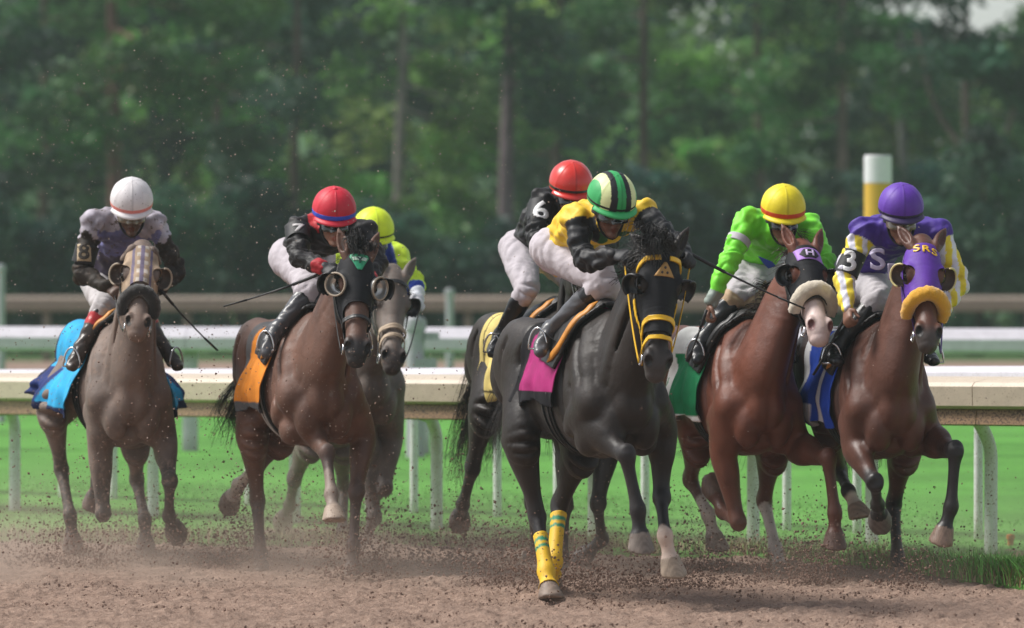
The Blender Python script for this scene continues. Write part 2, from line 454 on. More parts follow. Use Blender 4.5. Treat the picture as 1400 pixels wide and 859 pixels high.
_hf = Field(axis(-.16, .66, .0055), axis(-.16, .16, .0055), axis(-.30, .08, .0055))
head_prims(_hf, CANON)
HV, HQ = _hf.nets(.0085); HT = tri(HQ)
HV2, HQ2 = _hf.nets(.014); HT2 = tri(HQ2)
HBVH = BVHTree.FromPolygons([tuple(x) for x in HV], [tuple(int(i) for i in t) for t in HT])
print('head', round(time.time() - T0, 1))

def seg_param(V, chain):
    """arc length of the nearest point on a chain of joints, and distance"""
    best = np.full(len(V), 9.0); s = np.zeros(len(V)); acc = 0
    for a, b in zip(chain[:-1], chain[1:]):
        ab = b - a; l = np.linalg.norm(ab); h = np.clip((V - a) @ ab / (l * l), 0, 1)
        d = np.linalg.norm(V - a - h[:, None] * ab, axis=1); m = d < best
        best[m] = d[m]; s[m] = acc + h[m] * l; acc += l
    return s, best

class Rig:
    """horse frame in the world: x forward, y left, z up, origin on the ground under the withers; photo pixels -> local points"""
    def __init__(s, px, D, yaw):
        X = (px - 700) / FPX * D; a = math.radians(yaw)
        s.f = A(math.sin(a), -math.cos(a), 0); s.l = A(math.cos(a), math.sin(a), 0); s.u = A(0, 0, 1)
        s.O = A(X, D, 0) - s.f * .42
        s.R = np.array([s.f, s.l, s.u])
        s.M = Matrix(((s.f[0], s.l[0], 0, s.O[0]), (s.f[1], s.l[1], 0, s.O[1]), (0, 0, 1, 0), (0, 0, 0, 1)))
        s.c = s.R @ (A(0, 0, CAMZ) - s.O)
    def ray(s, px, py):
        fw = A(0, math.cos(PITCH), -math.sin(PITCH)); up = A(0, math.sin(PITCH), math.cos(PITCH))
        d = fw + A(1, 0, 0) * ((px - 700) / FPX) + up * ((429.5 - py) / FPX)
        return s.R @ nrm(d)
    def at(s, px, py, x):
        d = s.ray(px, py); return s.c + d * ((x - s.c[0]) / d[0])
    def J(s, px, py, par, L, sg, stretch=1.12):
        d = s.ray(px, py); w = par - s.c; tc = w @ d; q = s.c + d * tc; m = np.linalg.norm(q - par)
        if m >= L: return par + (q - par) / m * min(m, L * stretch)
        return s.c + d * (tc - sg * math.sqrt(L * L - m * m))

def coat_mat(name, dirt, rough=.42, dcol=(.16, .105, .08), spec=.42):
    return attr_mat(name, rough=rough, spec=spec, var=.22, nscale=7, bscale=90, bumpd=.0025, dirt=dirt, dirtcol=dcol, dscale=26, sheen=.04, lump=(11, .008))

M_EYE = plain('horse_eye', (.012, .008, .006), rough=.08, var=0)
M_METAL = plain('bit_metal', (.62, .62, .64), rough=.25, metal=1.0, var=.1)
M_LEATHER_BLACK = plain('black_leather', (.018, .017, .018), rough=.45, var=.2, bumpd=.002, dirt=.25)
M_LEATHER_TAN = plain('tan_leather', '#c07f2c', rough=.5, var=.2, bumpd=.002)
def hair_mat(name, col):
    return plain(name, col, rough=.45, var=.35, nscale=60, spec=.4)

def build_horse(c):
    g = Rig(c['px'], c['D'], c['yaw']); dz = c.get('dz', 0.0); z0 = A(0, 0, dz)
    root = empty('racehorse', g.M); tag(root, c['label'], 'horse', 'racehorses galloping on the dirt track')
    H = dict(rig=g, root=root, dz=dz)
    # joints
    fl, hl = [], []
    for side, key in ((-1, 'FR'), (1, 'FL')):
        e, k_, f_, t_ = c[key]
        E = g.at(e[0], e[1], e[2]); K = g.J(k_[0], k_[1], E, .43, k_[2]); Ft = g.J(f_[0], f_[1], K, .28, f_[2]); T = g.J(t_[0], t_[1], Ft, .195, t_[2])
        fl.append((side, A(.30, side * .155, 1.12) + z0, E, K, Ft, T))
    for side, key in ((-1, 'HR'), (1, 'HL')):
        s_, h_, f_, t_ = c[key]
        S = g.at(s_[0], s_[1], s_[2]); Hk = g.J(h_[0], h_[1], S, .45, h_[2]); Ft = g.J(f_[0], f_[1], Hk, .36, f_[2]); T = g.J(t_[0], t_[1], Ft, .195, t_[2])
        hl.append((side, A(-.86, side * .12, 1.27) + z0, S, Hk, Ft, T))
    N = A(.26, 0, 1.40) + z0
    P = g.J(c['poll'][0], c['poll'][1], N, c.get('neck', .74), 1)
    Mz = g.J(c['muzzle'][0], c['muzzle'][1], P, .60 * HS, 1)
    e1 = nrm(Mz - P); tw = math.radians(c.get('turn', 0)); lat = A(-math.sin(tw), math.cos(tw), c.get('roll', 0))
    e2 = nrm(lat - (lat @ e1) * e1); e3 = np.cross(e1, e2)
    fr = (P, e1, e2, e3); H['head'] = fr
    HW = lambda v: P + HS * (np.asarray(v)[..., :1] * e1 + np.asarray(v)[..., 1:2] * e2 + np.asarray(v)[..., 2:3] * e3)
    H['HW'] = HW
    # grid
    pts = np.array([q for L in fl + hl for q in L[2:]] + [P, Mz])
    lo = np.minimum(pts.min(0) - .14, A(-1.36, -.40, 9)); hi = np.maximum(pts.max(0) + .2, A(.55, .40, 0))
    hp = np.array([HW([t, y, z]) for t in (-.2, .64) for y in (-.16, .16) for z in (-.26, .06)])
    hlo, hhi = hp.min(0), hp.max(0); st, fs = .014, .0078
    Fd = Field(axis(lo[0], hi[0], st, (hlo[0], hhi[0]), fs), axis(lo[1], hi[1], st, (hlo[1], hhi[1]), fs), axis(lo[2], hi[2], st, (hlo[2], hhi[2]), fs))
    # trunk
    tr = [(.42, 1.08, .12, .14), (.35, 1.10, .175, .235), (.20, 1.155, .215, .345), (.04, 1.195, .235, .395), (-.14, 1.205, .252, .380), (-.40, 1.215, .268, .335),
          (-.66, 1.255, .250, .280), (-.88, 1.285, .255, .268), (-1.04, 1.27, .245, .25), (-1.18, 1.245, .18, .19)]
    tr = [(x, z - (.055 if -.7 < x < .25 else 0), w, h - (.055 if -.7 < x < .25 else 0)) for x, z, w, h in tr]
    sl = c.get('slope', 0.0)
    TP = np.array([A(x, 0, z + dz + sl * x) for x, z, _, _ in tr]); TR = [(w, h) for _, _, w, h in tr]
    Fd.tube(TP, TR, k=.03, sub=4)
    Fd.tube([A(.14, 0, 1.36) + z0, A(.0, 0, 1.43) + z0, A(-.2, 0, 1.42) + z0, A(-.45, 0, 1.40) + z0, A(-.72, 0, 1.40) + z0], [(.15, .14), (.155, .15), (.17, .15), (.20, .14), (.22, .13)], k=.09, sub=3)   # back
    for s in (-1, 1):
        Fd.tube([A(.02, s * .10, 1.46) + z0, A(.16, s * .165, 1.30) + z0, A(.30, s * .165, 1.10) + z0], [(.05, .10), (.072, .13), (.085, .11)], k=.03)   # shoulder
        Fd.ell(A(.385, s * .090, 1.00) + z0, (.100, .084, .140), k=.012)                                  # pectoral
        Fd.ell(A(.20, s * .15, .91) + z0, (.12, .075, .09), k=.03)
        Fd.tube([A(.30, s * .175, 1.16) + z0, A(.14, s * .20, 1.04) + z0, A(.02, s * .185, .98) + z0], [(.048, .07), (.060, .085), (.05, .06)], k=.016)   # upper arm
        Fd.tube([A(-.62, s * .15, 1.40) + z0, A(-.86, s * .15, 1.36) + z0, A(-1.08, s * .14, 1.20) + z0], [(.10, .14), (.135, .20), (.11, .17)], k=.045)  # quarter
    Fd.tube([A(-.30, 0, 1.50) + z0, A(-.02, 0, 1.555) + z0, A(.16, 0, 1.53) + z0], [(.06, .05), (.05, .06), (.06, .07)], k=.06)   # withers
    # shells for cloth and girth come off the bare trunk
    xs = slice(int(np.searchsorted(Fd.ax[0], -.95)), int(np.searchsorted(Fd.ax[0], .40)))
    sub = Field(Fd.ax[0][xs], Fd.ax[1], Fd.ax[2]); sub.F = Fd.F[xs].copy()
    def samp(p):
        ii = [int(np.clip(np.searchsorted(sub.ax[q], p[q]), 0, len(sub.ax[q]) - 1)) for q in range(3)]
        return .3 if p[0] > sub.ax[0][-1] or p[0] < sub.ax[0][0] else float(sub.F[tuple(ii)])
    H['samp'] = samp
    # neck
    Q = P + .07 * e1 - .115 * e3; crest = P - .02 * e1 - .07 * e3
    m1 = A(.36, 0, 1.36) + z0; mid = .5 * (m1 + Q) + A(-.02, 0, .03)
    q1 = .5 * (mid + Q) + A(0, 0, .02)
    Fd.tube([A(.12, 0, 1.28) + z0, A(.26, 0, 1.30) + z0, m1, mid, q1, Q], [(.19, .30), (.172, .29), (.142, .255), (.112, .205), (.098, .165), (.088, .138)], k=.05, sub=18)
    Fd.tube([A(.20, 0, 1.50) + z0, mid + .13 * nrm(np.cross(nrm(Q - m1), A(0, 1, 0)) * -1), crest], [(.04, .05), (.035, .05), (.05, .05)], k=.05, sub=3)
    for s in (-1, 1):                                                                                    # neck muscle to the shoulder
        Fd.tube([Q + A(0, s * .045, -.02), mid + A(0, s * .075, -.05), A(.36, s * .115, 1.22) + z0], [.038, .050, .05], k=.022, sub=3)
    def groove(xz, sd, r, k):                                                # crease between muscles, laid on the surface
        out_ = []
        for x, z in xz:
            i_ = int(np.searchsorted(Fd.ax[0], x)); k_ = int(np.searchsorted(Fd.ax[2], z + dz)); colm = Fd.F[i_, :, k_]; ins_ = np.nonzero(colm < 0)[0]
            if len(ins_): out_.append(A(x, Fd.ax[1][ins_[-1] if sd > 0 else ins_[0]], z + dz))
        if len(out_) > 1: Fd.tube(out_, np.full(len(out_), r), k=k, op='sub', sub=3)
    for s in (-1, 1):
        groove([(.06, 1.48), (.17, 1.36), (.26, 1.24), (.31, 1.12)], s, .016, .03)
        groove([(-.08, 1.38), (-.03, 1.24), (-.01, 1.10), (.02, 1.0)], s, .015, .03)
        groove([(.10, 1.20), (.16, 1.10), (.24, 1.02)], s, .012, .025)
        groove([(-.60, 1.38), (-.66, 1.24), (-.68, 1.10)], s, .018, .04)
        groove([(-1.06, 1.40), (-1.04, 1.25), (-.98, 1.10)], s, .016, .035)
        groove([(-.80, 1.44), (-.86, 1.30), (-.84, 1.16)], s, .012, .03)
        Fd.tube([Q + A(-.02, s * .078, -.07), mid + A(.03, s * .098, -.10), A(.40, s * .10, 1.20) + z0, A(.44, s * .045, 1.10) + z0], [.012, .014, .014, .012], k=.03, op='sub', sub=3)
    jy = int(np.searchsorted(Fd.ax[1], 0)); gp = []
    for z in (1.22, 1.14, 1.06, .98, .91):
        ins_ = np.nonzero(Fd.F[:, jy, int(np.searchsorted(Fd.ax[2], z + dz))] < 0)[0]
        if len(ins_): gp.append(A(Fd.ax[0][ins_[-1]] + .006, 0, z + dz))
    if len(gp) > 2: Fd.tube(gp, [.006] + [.011] * (len(gp) - 2) + [.006], k=.045, op='sub', sub=3)
    head_prims(Fd, fr, c.get('ears', ((-.9, -.28, .25), (-.9, .28, .25))), S=HS)
    # legs
    chains = []
    for side, S0, E, K, Ft, T in fl:
        cor = Ft + (T - Ft) * .60; a = nrm(K - E); lt = nrm(A(0, 1, 0) - A(0, 1, 0) @ a * a)
        dd = nrm(T - Ft)
        L = lambda p, q, t: p + (q - p) * t
        dors = nrm(np.cross(lt, a))
        if dors[0] < 0: dors = -dors
        Fd.tube([S0, L(S0, E, .6) + .01 * dors, L(E, K, .12) + .012 * dors, L(E, K, .38) + .008 * dors, L(E, K, .62), L(E, K, .84), K + .008 * dors, L(K, Ft, .17), L(K, Ft, .42), L(K, Ft, .8), Ft, L(Ft, cor, .5), cor],
                [(.10, .125), (.088, .12), (.077, .112), (.070, .092), (.054, .068), (.045, .051), (.052, .055), (.036, .043), (.030, .038), (.032, .041), (.045, .050), (.035, .038), (.045, .047)], k=.045, lat=lt, sub=3)
        Fd.ell(L(K, Ft, .02) + .032 * dors, (.03, .040, .044), k=.018)
        axs = np.array([a, lt, dors])
        Fd.ell(L(E, K, .30) + .055 * dors + side * .018 * lt, (.15, .040, .036), axs, k=.014)
        Fd.ell(L(E, K, .25) - .05 * dors - side * .02 * lt, (.14, .045, .04), axs, k=.014)
        Fd.tube([L(K, Ft, .08) - .03 * dors, L(K, Ft, .5) - .034 * dors, L(K, Ft, .95) - .034 * dors], [.011, .010, .014], k=.008, sub=2)
        chains.append((side, 'F', [E, K, Ft, cor, T], lt))
    for side, S0, S, Hk, Ft, T in hl:
        cor = Ft + (T - Ft) * .60; a = nrm(Hk - S); lt = nrm(A(0, 1, 0) - A(0, 1, 0) @ a * a)
        L = lambda p, q, t: p + (q - p) * t
        back = nrm(np.cross(a, lt)); back = back if back[0] < 0 else -back
        Fd.tube([S0, L(S0, S, .5), S, L(S, Hk, .2) + .02 * back, L(S, Hk, .45) + .012 * back, L(S, Hk, .7), L(S, Hk, .9), Hk, L(Hk, Ft, .15), L(Hk, Ft, .4), L(Hk, Ft, .8), Ft, L(Ft, cor, .5), cor],
                [(.13, .23), (.118, .21), (.102, .175), (.086, .138), (.064, .098), (.046, .066), (.045, .067), (.051, .067), (.040, .052), (.033, .040), (.034, .042), (.046, .051), (.036, .039), (.046, .048)], k=.055, lat=lt, sub=6)
        Fd.tube([L(S, Hk, .55) + .055 * back, L(S, Hk, .85) + .055 * back, Hk + .042 * back], [.014, .014, .022], k=.03, sub=2)      # hamstring
        chains.append((side, 'H', [S, Hk, Ft, cor, T], lt))
    for side, fh, ch, lt in chains:
        Ft, cor, T = ch[2], ch[3], ch[4]; d = nrm(T - cor); dorsal = nrm(np.cross(A(0, 1, 0), d)); 
        if dorsal @ A(1, 0, .35) < 0 and d[2] < .1: dorsal = -dorsal
        n = nrm(.86 * d - .5 * dorsal)
        if d[2] < -.75: n = nrm(.6 * n + .4 * A(0, 0, -1) + .15 * d)
        Fd.cone_cut(cor - .012 * d, T, .051, .073, [(T + .004 * n, n), (cor - .02 * d, -d)], .008)
    V, Q4 = Fd.nets()
    hq = (V - P) @ np.array([e1, e2, e3]).T / HS; hw_ = ((hq[:, 0] > -.02) & (hq[:, 0] < .66) & (np.abs(hq[:, 1]) < .17) & (hq[:, 2] > -.2) & (hq[:, 2] < .06)) | (hq[:, 0] < .03) & (hq[:, 0] > -.25) & (np.abs(hq[:, 1]) < .2) & (hq[:, 2] > -.06)
    V = taubin(V, Q4, np.where(hw_, .25, 1.0), 8)
    # ---- coat colours
    base = np.array(c['coat']); V0 = V
    nz = vnoise(V, 1.6, 5 + int(c['px'])) * .5 + vnoise(V, 5.0, 77) * .18
    col = base[None, :] * (1 + .28 * nz[:, None])
    dark = np.array(c.get('dark', base * .45))
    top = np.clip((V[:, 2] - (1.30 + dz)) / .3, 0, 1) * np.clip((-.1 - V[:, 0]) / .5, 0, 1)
    if 'back' in c: col = col * (1 - .6 * top[:, None]) + np.array(c['back']) * .6 * top[:, None]  # light from above put into the coat colour: paler upper back and rump
    hd = (V - P) @ np.array([e1, e2, e3]).T / HS
    inhead = (hd[:, 0] > -.08) & (hd[:, 0] < .66) & (np.abs(hd[:, 1]) < .17) & (hd[:, 2] > -.19) & (hd[:, 2] < .06)
    def mixv(col, w, cc): w = np.clip(w, 0, 1)[:, None]; return col * (1 - w) + np.array(cc) * w
    mz = c.get('muzz', (.03, .025, .025)); ms = c.get('muzz_t', .46)
    col = mixv(col, inhead * np.clip((hd[:, 0] - ms) / .06, 0, 1), mz)
    if 'blaze' in c:
        col = mixv(col, inhead * np.clip((hd[:, 0] - c['blaze'][1]) / .05, 0, 1) * np.clip((.12 - np.abs(hd[:, 1] + .0)) / .02, 0, 1), c['blaze'][0])
    for y in (-1, 1):                                                           # nostril lining, eye rim
        dn = np.linalg.norm((hd - A(.555, y * .055, -.024)) / A(.034, .021, .025), axis=1)
        col = mixv(col, inhead * (1.25 - dn) * 3, c.get('nostril', (.010, .007, .007)))
        de = np.linalg.norm((hd - A(EYE[0], y * EYE[1], EYE[2])) / A(.036, .03, .028), axis=1)
        col = mixv(col, inhead * (1.3 - de) * 2, base * .18)
    sidx = {}
    for side, fh, ch, lt in chains:
        s, d = seg_param(V, ch); key = fh + ('R' if side < 0 else 'L')
        l1 = np.linalg.norm(ch[1] - ch[0]); l2 = l1 + np.linalg.norm(ch[2] - ch[1]); l3 = l2 + np.linalg.norm(ch[3] - ch[2])
        m = (d < .115) & (s > .10)
        pts_ = c.get('points')
        wn = .05 * vnoise(V, 9, 3)
        if pts_ is not None: col = mixv(col, m * np.clip((s + wn - l1 * pts_[1]) / .16, 0, 1), pts_[0])
        hc = c.get('hoof', (.14, .105, .085))
        if key in c.get('socks', {}):
            sc, st_ = c['socks'][key]; start = {'knee': l1 + .03, 'mid': l1 + .5 * (l2 - l1), 'fet': l2 - .05, 'past': l2 + .02}[st_]
            col = mixv(col, m * np.clip((s + .6 * wn - start) / .03, 0, 1), sc)
        hz = (d < .09) & ((V - ch[3]) @ nrm(ch[4] - ch[3]) > -.008) & (s > l3 - .03)
        hcc = np.array(c.get('hoofs', {}).get(key, hc)); rings = 1 + .18 * np.sin(((V - ch[3]) @ nrm(ch[4] - ch[3])) * 520)
        col = np.where(hz[:, None], hcc[None, :] * rings[:, None] * (1 + .2 * nz[:, None]), col)
        H['chain_' + key] = ch; sidx[key] = (s, d, l1, l2, l3)
    col = np.clip(col, .004, 1)
    body = mk('body', V, Q4, None, c['mat'], root, cols=col); H['bodyVT'] = (V, tri(Q4))
    H['limb'] = sidx
    for y in (-1, 1):                                                           # eyes
        u_, v_ = np.meshgrid(np.linspace(0, 2 * math.pi, 15)[:-1], np.linspace(0, math.pi, 9), indexing='ij')
        S = np.stack([np.cos(u_) * np.sin(v_), np.sin(u_) * np.sin(v_), np.cos(v_)], -1).reshape(-1, 3) * .0215
        i, j = np.meshgrid(np.arange(14), np.arange(8), indexing='ij'); i, j = i.ravel(), j.ravel(); i2 = (i + 1) % 14
        mk('eye', HW(S + A(EYE[0], y * (EYE[1] - .009), EYE[2])), np.stack([i * 9 + j, i2 * 9 + j, i2 * 9 + j + 1, i * 9 + j + 1], 1), None, M_EYE, root)
    # ---- saddle cloth, saddle, girth from trunk shells
    r = c['cloth']
    TV, TQ = sub.nets(.016); TT = tri(TQ)
    x0, x1, zb = r.get('x0', -.66), r.get('x1', -.05), r.get('zb', 1.0) + dz
    f_x0 = lambda v: v[:, 0] - x0 - .10 * (v[:, 2] - zb); f_x1 = lambda v: x1 - v[:, 0] + 0 * v[:, 2]
    f_zb = lambda v: v[:, 2] - zb - .02 * np.sin(v[:, 0] * 16)
    cv, ct = clip(TV, TT, f_x0, f_x1, f_zb)
    edge = np.minimum(np.minimum(cv[:, 0] - x0 - .10 * (cv[:, 2] - zb), cv[:, 2] - zb + .01), 9)
    cc = r['col'](cv, edge, zb)
    fl_ = r.get('flare', .05); dn = np.clip((1.32 + dz - cv[:, 2]) / .3, 0, 1.2); rear = np.clip((x1 - .15 - cv[:, 0]) / .45, 0, 1)
    sgn = np.sign(cv[:, 1]); w = dn * (.35 + .65 * rear)
    wave = .020 * np.sin(cv[:, 0] * 30 + 6 * cv[:, 2] + c['px']) + .012 * np.sin(cv[:, 0] * 57 + 9 * cv[:, 2] + 1) + .014 * vnoise(cv, 5, 9)
    lift = r.get('lift', 0.0)
    cv2 = cv + np.stack([-.25 * fl_ * w * 2, sgn * w * (fl_ + 1.5 * wave), lift * w * rear], 1)
    cloth = mk('saddle_cloth', cv2, None, ct, c['cloth_mat'], root, cols=cc, solid=.006)
    SV, SQ = sub.nets(.030); STr = tri(SQ)
    zs = 1.33 + dz
    sv, st2 = clip(SV, STr, lambda v: v[:, 2] - zs + .02 + .25 * (v[:, 0] + .15), lambda v: v[:, 0] + .36, lambda v: .075 - v[:, 0] - .55 * (1.56 + dz - v[:, 2]))
    sad = mk('saddle', sv, None, st2, M_LEATHER_BLACK, root, solid=.022)
    tbv = BVHTree.FromPolygons([tuple(x) for x in SV], [tuple(int(i) for i in t) for t in STr])
    for s in (-1, 1):
        pts_ = []
        for th in np.linspace(.12, 1.28, 13):
            o_ = A(.06 - .13 * th * th, 0, 1.25 + dz); h = tbv.ray_cast(Vector(o_), Vector((0, s * math.sin(th), math.cos(th))), 1.0)
            if h[0] is not None: pts_.append(np.array(h[0]) + A(0, s * math.sin(th), math.cos(th)) * .012)
        if len(pts_) > 4:
            pts_ = catmull(np.array(pts_), 3); u_ = np.linspace(0, 1, len(pts_)); rr = np.minimum(1, np.minimum(u_ * 9, (1 - u_) * 7) + .25)
            v_, f_, t_ = ring_tube(pts_, np.stack([.017 * rr, .034 * rr], 1), 12, lat=(0, s, 1)); mk('saddle_roll', v_, f_, t_, c.get('roll_mat', M_LEATHER_TAN), sad)
    GV, GQ = sub.nets(.008); gv, gt = clip(GV, tri(GQ), lambda v: v[:, 0] + .235, lambda v: -.130 - v[:, 0], lambda v: 1.22 + dz - v[:, 2])
    gir = mk('girth', gv, None, gt, c.get('girth_mat', M_LEATHER_BLACK), root, solid=.012)
    for gx in (-.215, -.150):                                                   # pale edge straps and buckles
        ev, et = clip(GV, tri(GQ), lambda v: v[:, 0] - gx + .008, lambda v: gx + .008 - v[:, 0], lambda v: 1.16 + dz - v[:, 2])
        if len(et): mk('girth_strap', ev + vnormals(ev, et) * .012, None, et, c.get('strap_mat', M_LEATHER_BLACK), gir, solid=.006)
    H['trunk'] = (SV, STr)
    # ---- hair
    hm = c['hair_mat']
    def put(name, paths, r0): 
        v, f, _ = strands(paths, r0); mk(name, v, f, None, hm, root)
    R = np.random.default_rng(int(c['px']))
    tb = A(-1.17, 0, 1.40) + z0; te = [g.at(*q) for q in c['tail']]
    tt = np.linspace(0, 1, 9); ctr = catmull(np.array([tb] + te), 8); ctr = ctr[np.linspace(0, len(ctr) - 1, 9).astype(int)]; paths = []
    for q in range(int(46 * c.get('tail_n', 1.0))):
        j = R.normal(size=3) * A(.05, .055, .05); cut = R.uniform(.7, 1.06); ph = R.uniform(0, 6.28); sw = R.normal(size=3) * .022; dr = R.normal(size=3) * .03
        p = np.array([np.interp(tt * cut, tt, ctr[:, w]) for w in range(3)]).T
        p = p + np.outer(.3 + 1.25 * np.sin(tt * 2.2), j) * c.get('tail_w', 1.0) + np.outer(np.sin(tt * 6 + ph) * tt, sw) + np.outer(tt * tt, dr)
        for w in range(16):
            paths.append(p + np.outer(.25 + .9 * tt, R.normal(size=3) * .013) + np.outer(tt ** 3, R.normal(size=3) * .03))
    paths = np.array(paths); n = len(paths)
    put('tail', paths, R.uniform(.0016, .0034, n))
    # mane along the crest, forelock
    mp = c.get('mane', dict(n=150, fall=(-.02, .05, -.10), jit=.05)); n = mp['n']; paths = np.zeros((n, 7, 3))
    cr0 = A(.14, 0, 1.55) + z0; cr1 = mid + .165 * nrm(np.cross(nrm(Q - m1), A(0, 1, 0)) * -1); cr2 = P - .045 * e1 - .035 * e3
    if ((cr1 - mid) @ A(-.3, 0, 1)) < 0: cr1 = 2 * mid - cr1
    crv = catmull(np.array([cr0, cr1, cr2]), 12); tt = np.linspace(0, 1, 7)
    for i in range(n):
        if i % 9 == 0:
            u_ = mp.get('u0', .3) + (1 - mp.get('u0', .3)) * R.uniform(0, 1) ** .75; b1 = crv[int(u_ * (len(crv) - 1))] + R.normal(size=3) * A(.012, .012, .006) - A(0, 0, .018)
            fall = A(*mp['fall']) * R.uniform(.6, 1.3) + R.normal(size=3) * mp['jit']; up = A(-.05, 0, .05) * R.uniform(.3, 1.2) * mp.get('up', 1.0); ph = R.uniform(0, 6); sw = R.normal(size=3) * .012
        paths[i] = b1 + R.normal(size=3) * .010 + np.outer(tt, fall + R.normal(size=3) * .02) + np.outer(np.sin(tt * math.pi * .8), up) + np.outer(np.sin(tt * 8 + ph), sw)
    put('mane', paths, R.uniform(.002, .0045, n))
    fk = c.get('forelock')
    if fk:
        n = fk['n']; paths = np.zeros((n, 7, 3))
        for i in range(n):
            if i % 10 == 0:
                b1 = A(-.02 + R.normal() * .02, R.normal() * .03, .0); d = A(*fk['dir']) * R.uniform(.5, 1.15) + R.normal(size=3) * fk['jit']
                arch = A(*fk.get('arch', (-.04, 0, .04))) * R.uniform(.4, 1.3); ph = R.uniform(0, 6); sw = R.normal(size=3) * .010
            b0 = HW(b1 + R.normal(size=3) * .009)
            q = np.outer(tt, d + R.normal(size=3) * .018) + np.outer(np.sin(tt * math.pi), arch) + np.outer(np.sin(tt * 7 + ph), sw)
            paths[i] = b0 + q[:, :1] * e1 + q[:, 1:2] * e2 + q[:, 2:3] * e3
        put('forelock', paths, R.uniform(.002, .0042, n))
    return H

# ------------------------------------------------------------------ tack on the head (built in head coordinates, then placed)
def tk(H, name, V, T, mat, parent, solid=.004, **kw): return mk(name, H['HW'](V), None, T, mat, parent, solid=solid, **kw)
def slant(v): return np.maximum(0, -(v[:, 2] + .03))
def band(V, T, t0, w, sl=0.0, lim=None):
    fs = [lambda v: v[:, 0] - sl * slant(v) - t0 + w / 2, lambda v: t0 + w / 2 - v[:, 0] + sl * slant(v)]
    if lim is not None: fs.append(lim)
    return clip(V, T, *fs)
def hood(H, mat, tmax=.27, sl=1.0, eye_r=.046, parent=None, cols=None, t0=.005):
    fs = [lambda v: v[:, 0] - t0 + .1 * np.minimum(0, v[:, 2] + .05), lambda v: tmax + sl * slant(v) - v[:, 0], lambda v: .40 - v[:, 0], lambda v: v[:, 2] + .235]
    for y in (-1, 1):
        fs.append(lambda v, y=y: np.linalg.norm((v - A(EYE[0] + .006, y * (EYE[1] - .010), EYE[2] + .018)), axis=1) - eye_r)
    v, t = clip(HV, HT, *fs)
    return tk(H, 'blinker_hood', v, t, mat, H['root'], cols=None if cols is None else cols(v))
def cup(H, y, mat_in, mat_rim, parent, r=.052, depth=.045, rim=True, shift=(0, 0, 0), ang=(.55, .5), half=True):
    """blinker cup: a bowl round the outer rear side of the eye; open towards the nose"""
    c = A(EYE[0] - .005, y * (EYE[1] + .006), EYE[2]) + A(shift[0], y * shift[1], shift[2])
    ax = nrm(A(ang[0], y * .75, ang[1])); up = nrm(A(-1, 0, 0) - (A(-1, 0, 0) @ ax) * ax); sd = np.cross(ax, up)
    n, m = 24, 7; V = []
    for i in range(m):
        ph = i / (m - 1) * math.pi / 2
        for j in range(n):
            th = j / n * 2 * math.pi; d = math.cos(th) * up + math.sin(th) * sd
            lift = depth * (1 - math.cos(ph)) * 1.0
            V.append(c + d * r * (.55 + .45 * math.sin(ph)) * (1 if i else .9) + ax * (lift - .012))
    V = np.array(V); F = []
    for i in range(m - 1):
        for j in range(n):
            mid_ = (V[i * n + j] + V[(i + 1) * n + (j + 1) % n]) / 2 - c
            if half and (mid_ @ nrm(A(.8, 0, .55))) > .012: continue
            F.append([i * n + j, i * n + (j + 1) % n, (i + 1) * n + (j + 1) % n, (i + 1) * n + j])
    o = mk('blinker_cup', H['HW'](V), np.array(F), None, mat_in, parent, solid=.006)
    if rim:
        sel = [j for j in range(n) if not half or ((V[(m - 1) * n + j] - c) @ nrm(A(.8, 0, .55))) <= .03]
        if half:
            k0 = max(range(len(sel)), key=lambda i: (sel[i] - sel[i - 1]) % n); sel = sel[k0:] + sel[:k0]
        else: sel = sel + sel[:2]
        Pth = V[(m - 1) * n:][sel]
        v, f, t = ring_tube(Pth, .0055, 6); mk('rim', H['HW'](v), f, t, mat_rim, o)
    return o
def fleece(H, mat, t0=.36, r=.036, span=1.9, parent=None, sl=.7, fl=1.0):
    th = np.linspace(-span, span, 25); hw = np.interp(t0, [.25, .33, .42, .5], [.080, .066, .056, .056]); c3 = np.interp(t0, [.25, .33, .42], [-.105, -.09, -.075]); hh = np.interp(t0, [.25, .33, .42], [.10, .083, .066])
    P = np.stack([t0 + sl * .055 * (np.abs(th) / span) ** 1.6 * 1.6, np.sin(th) * (hw + r * .75), c3 + np.cos(th) * (hh + r * .65)], 1)
    rr = r * (1 - .25 * (np.abs(th) / span) ** 4)
    v, f, t = ring_tube(catmull(P, 3), np.interp(np.linspace(0, 1, 73), np.linspace(0, 1, 25), rr), 22)
    n_ = vnoise(v, 22, 4) * .0025 + vnoise(v, 60, 6) * .0018
    ctr = catmull(P, 3).mean(0); dirn = v - ctr; dirn /= np.linalg.norm(dirn, axis=1)[:, None]
    v = v + dirn * n_[:, None]
    return mk('shadow_roll', H['HW'](v), f, t, mat, parent or H['root'])
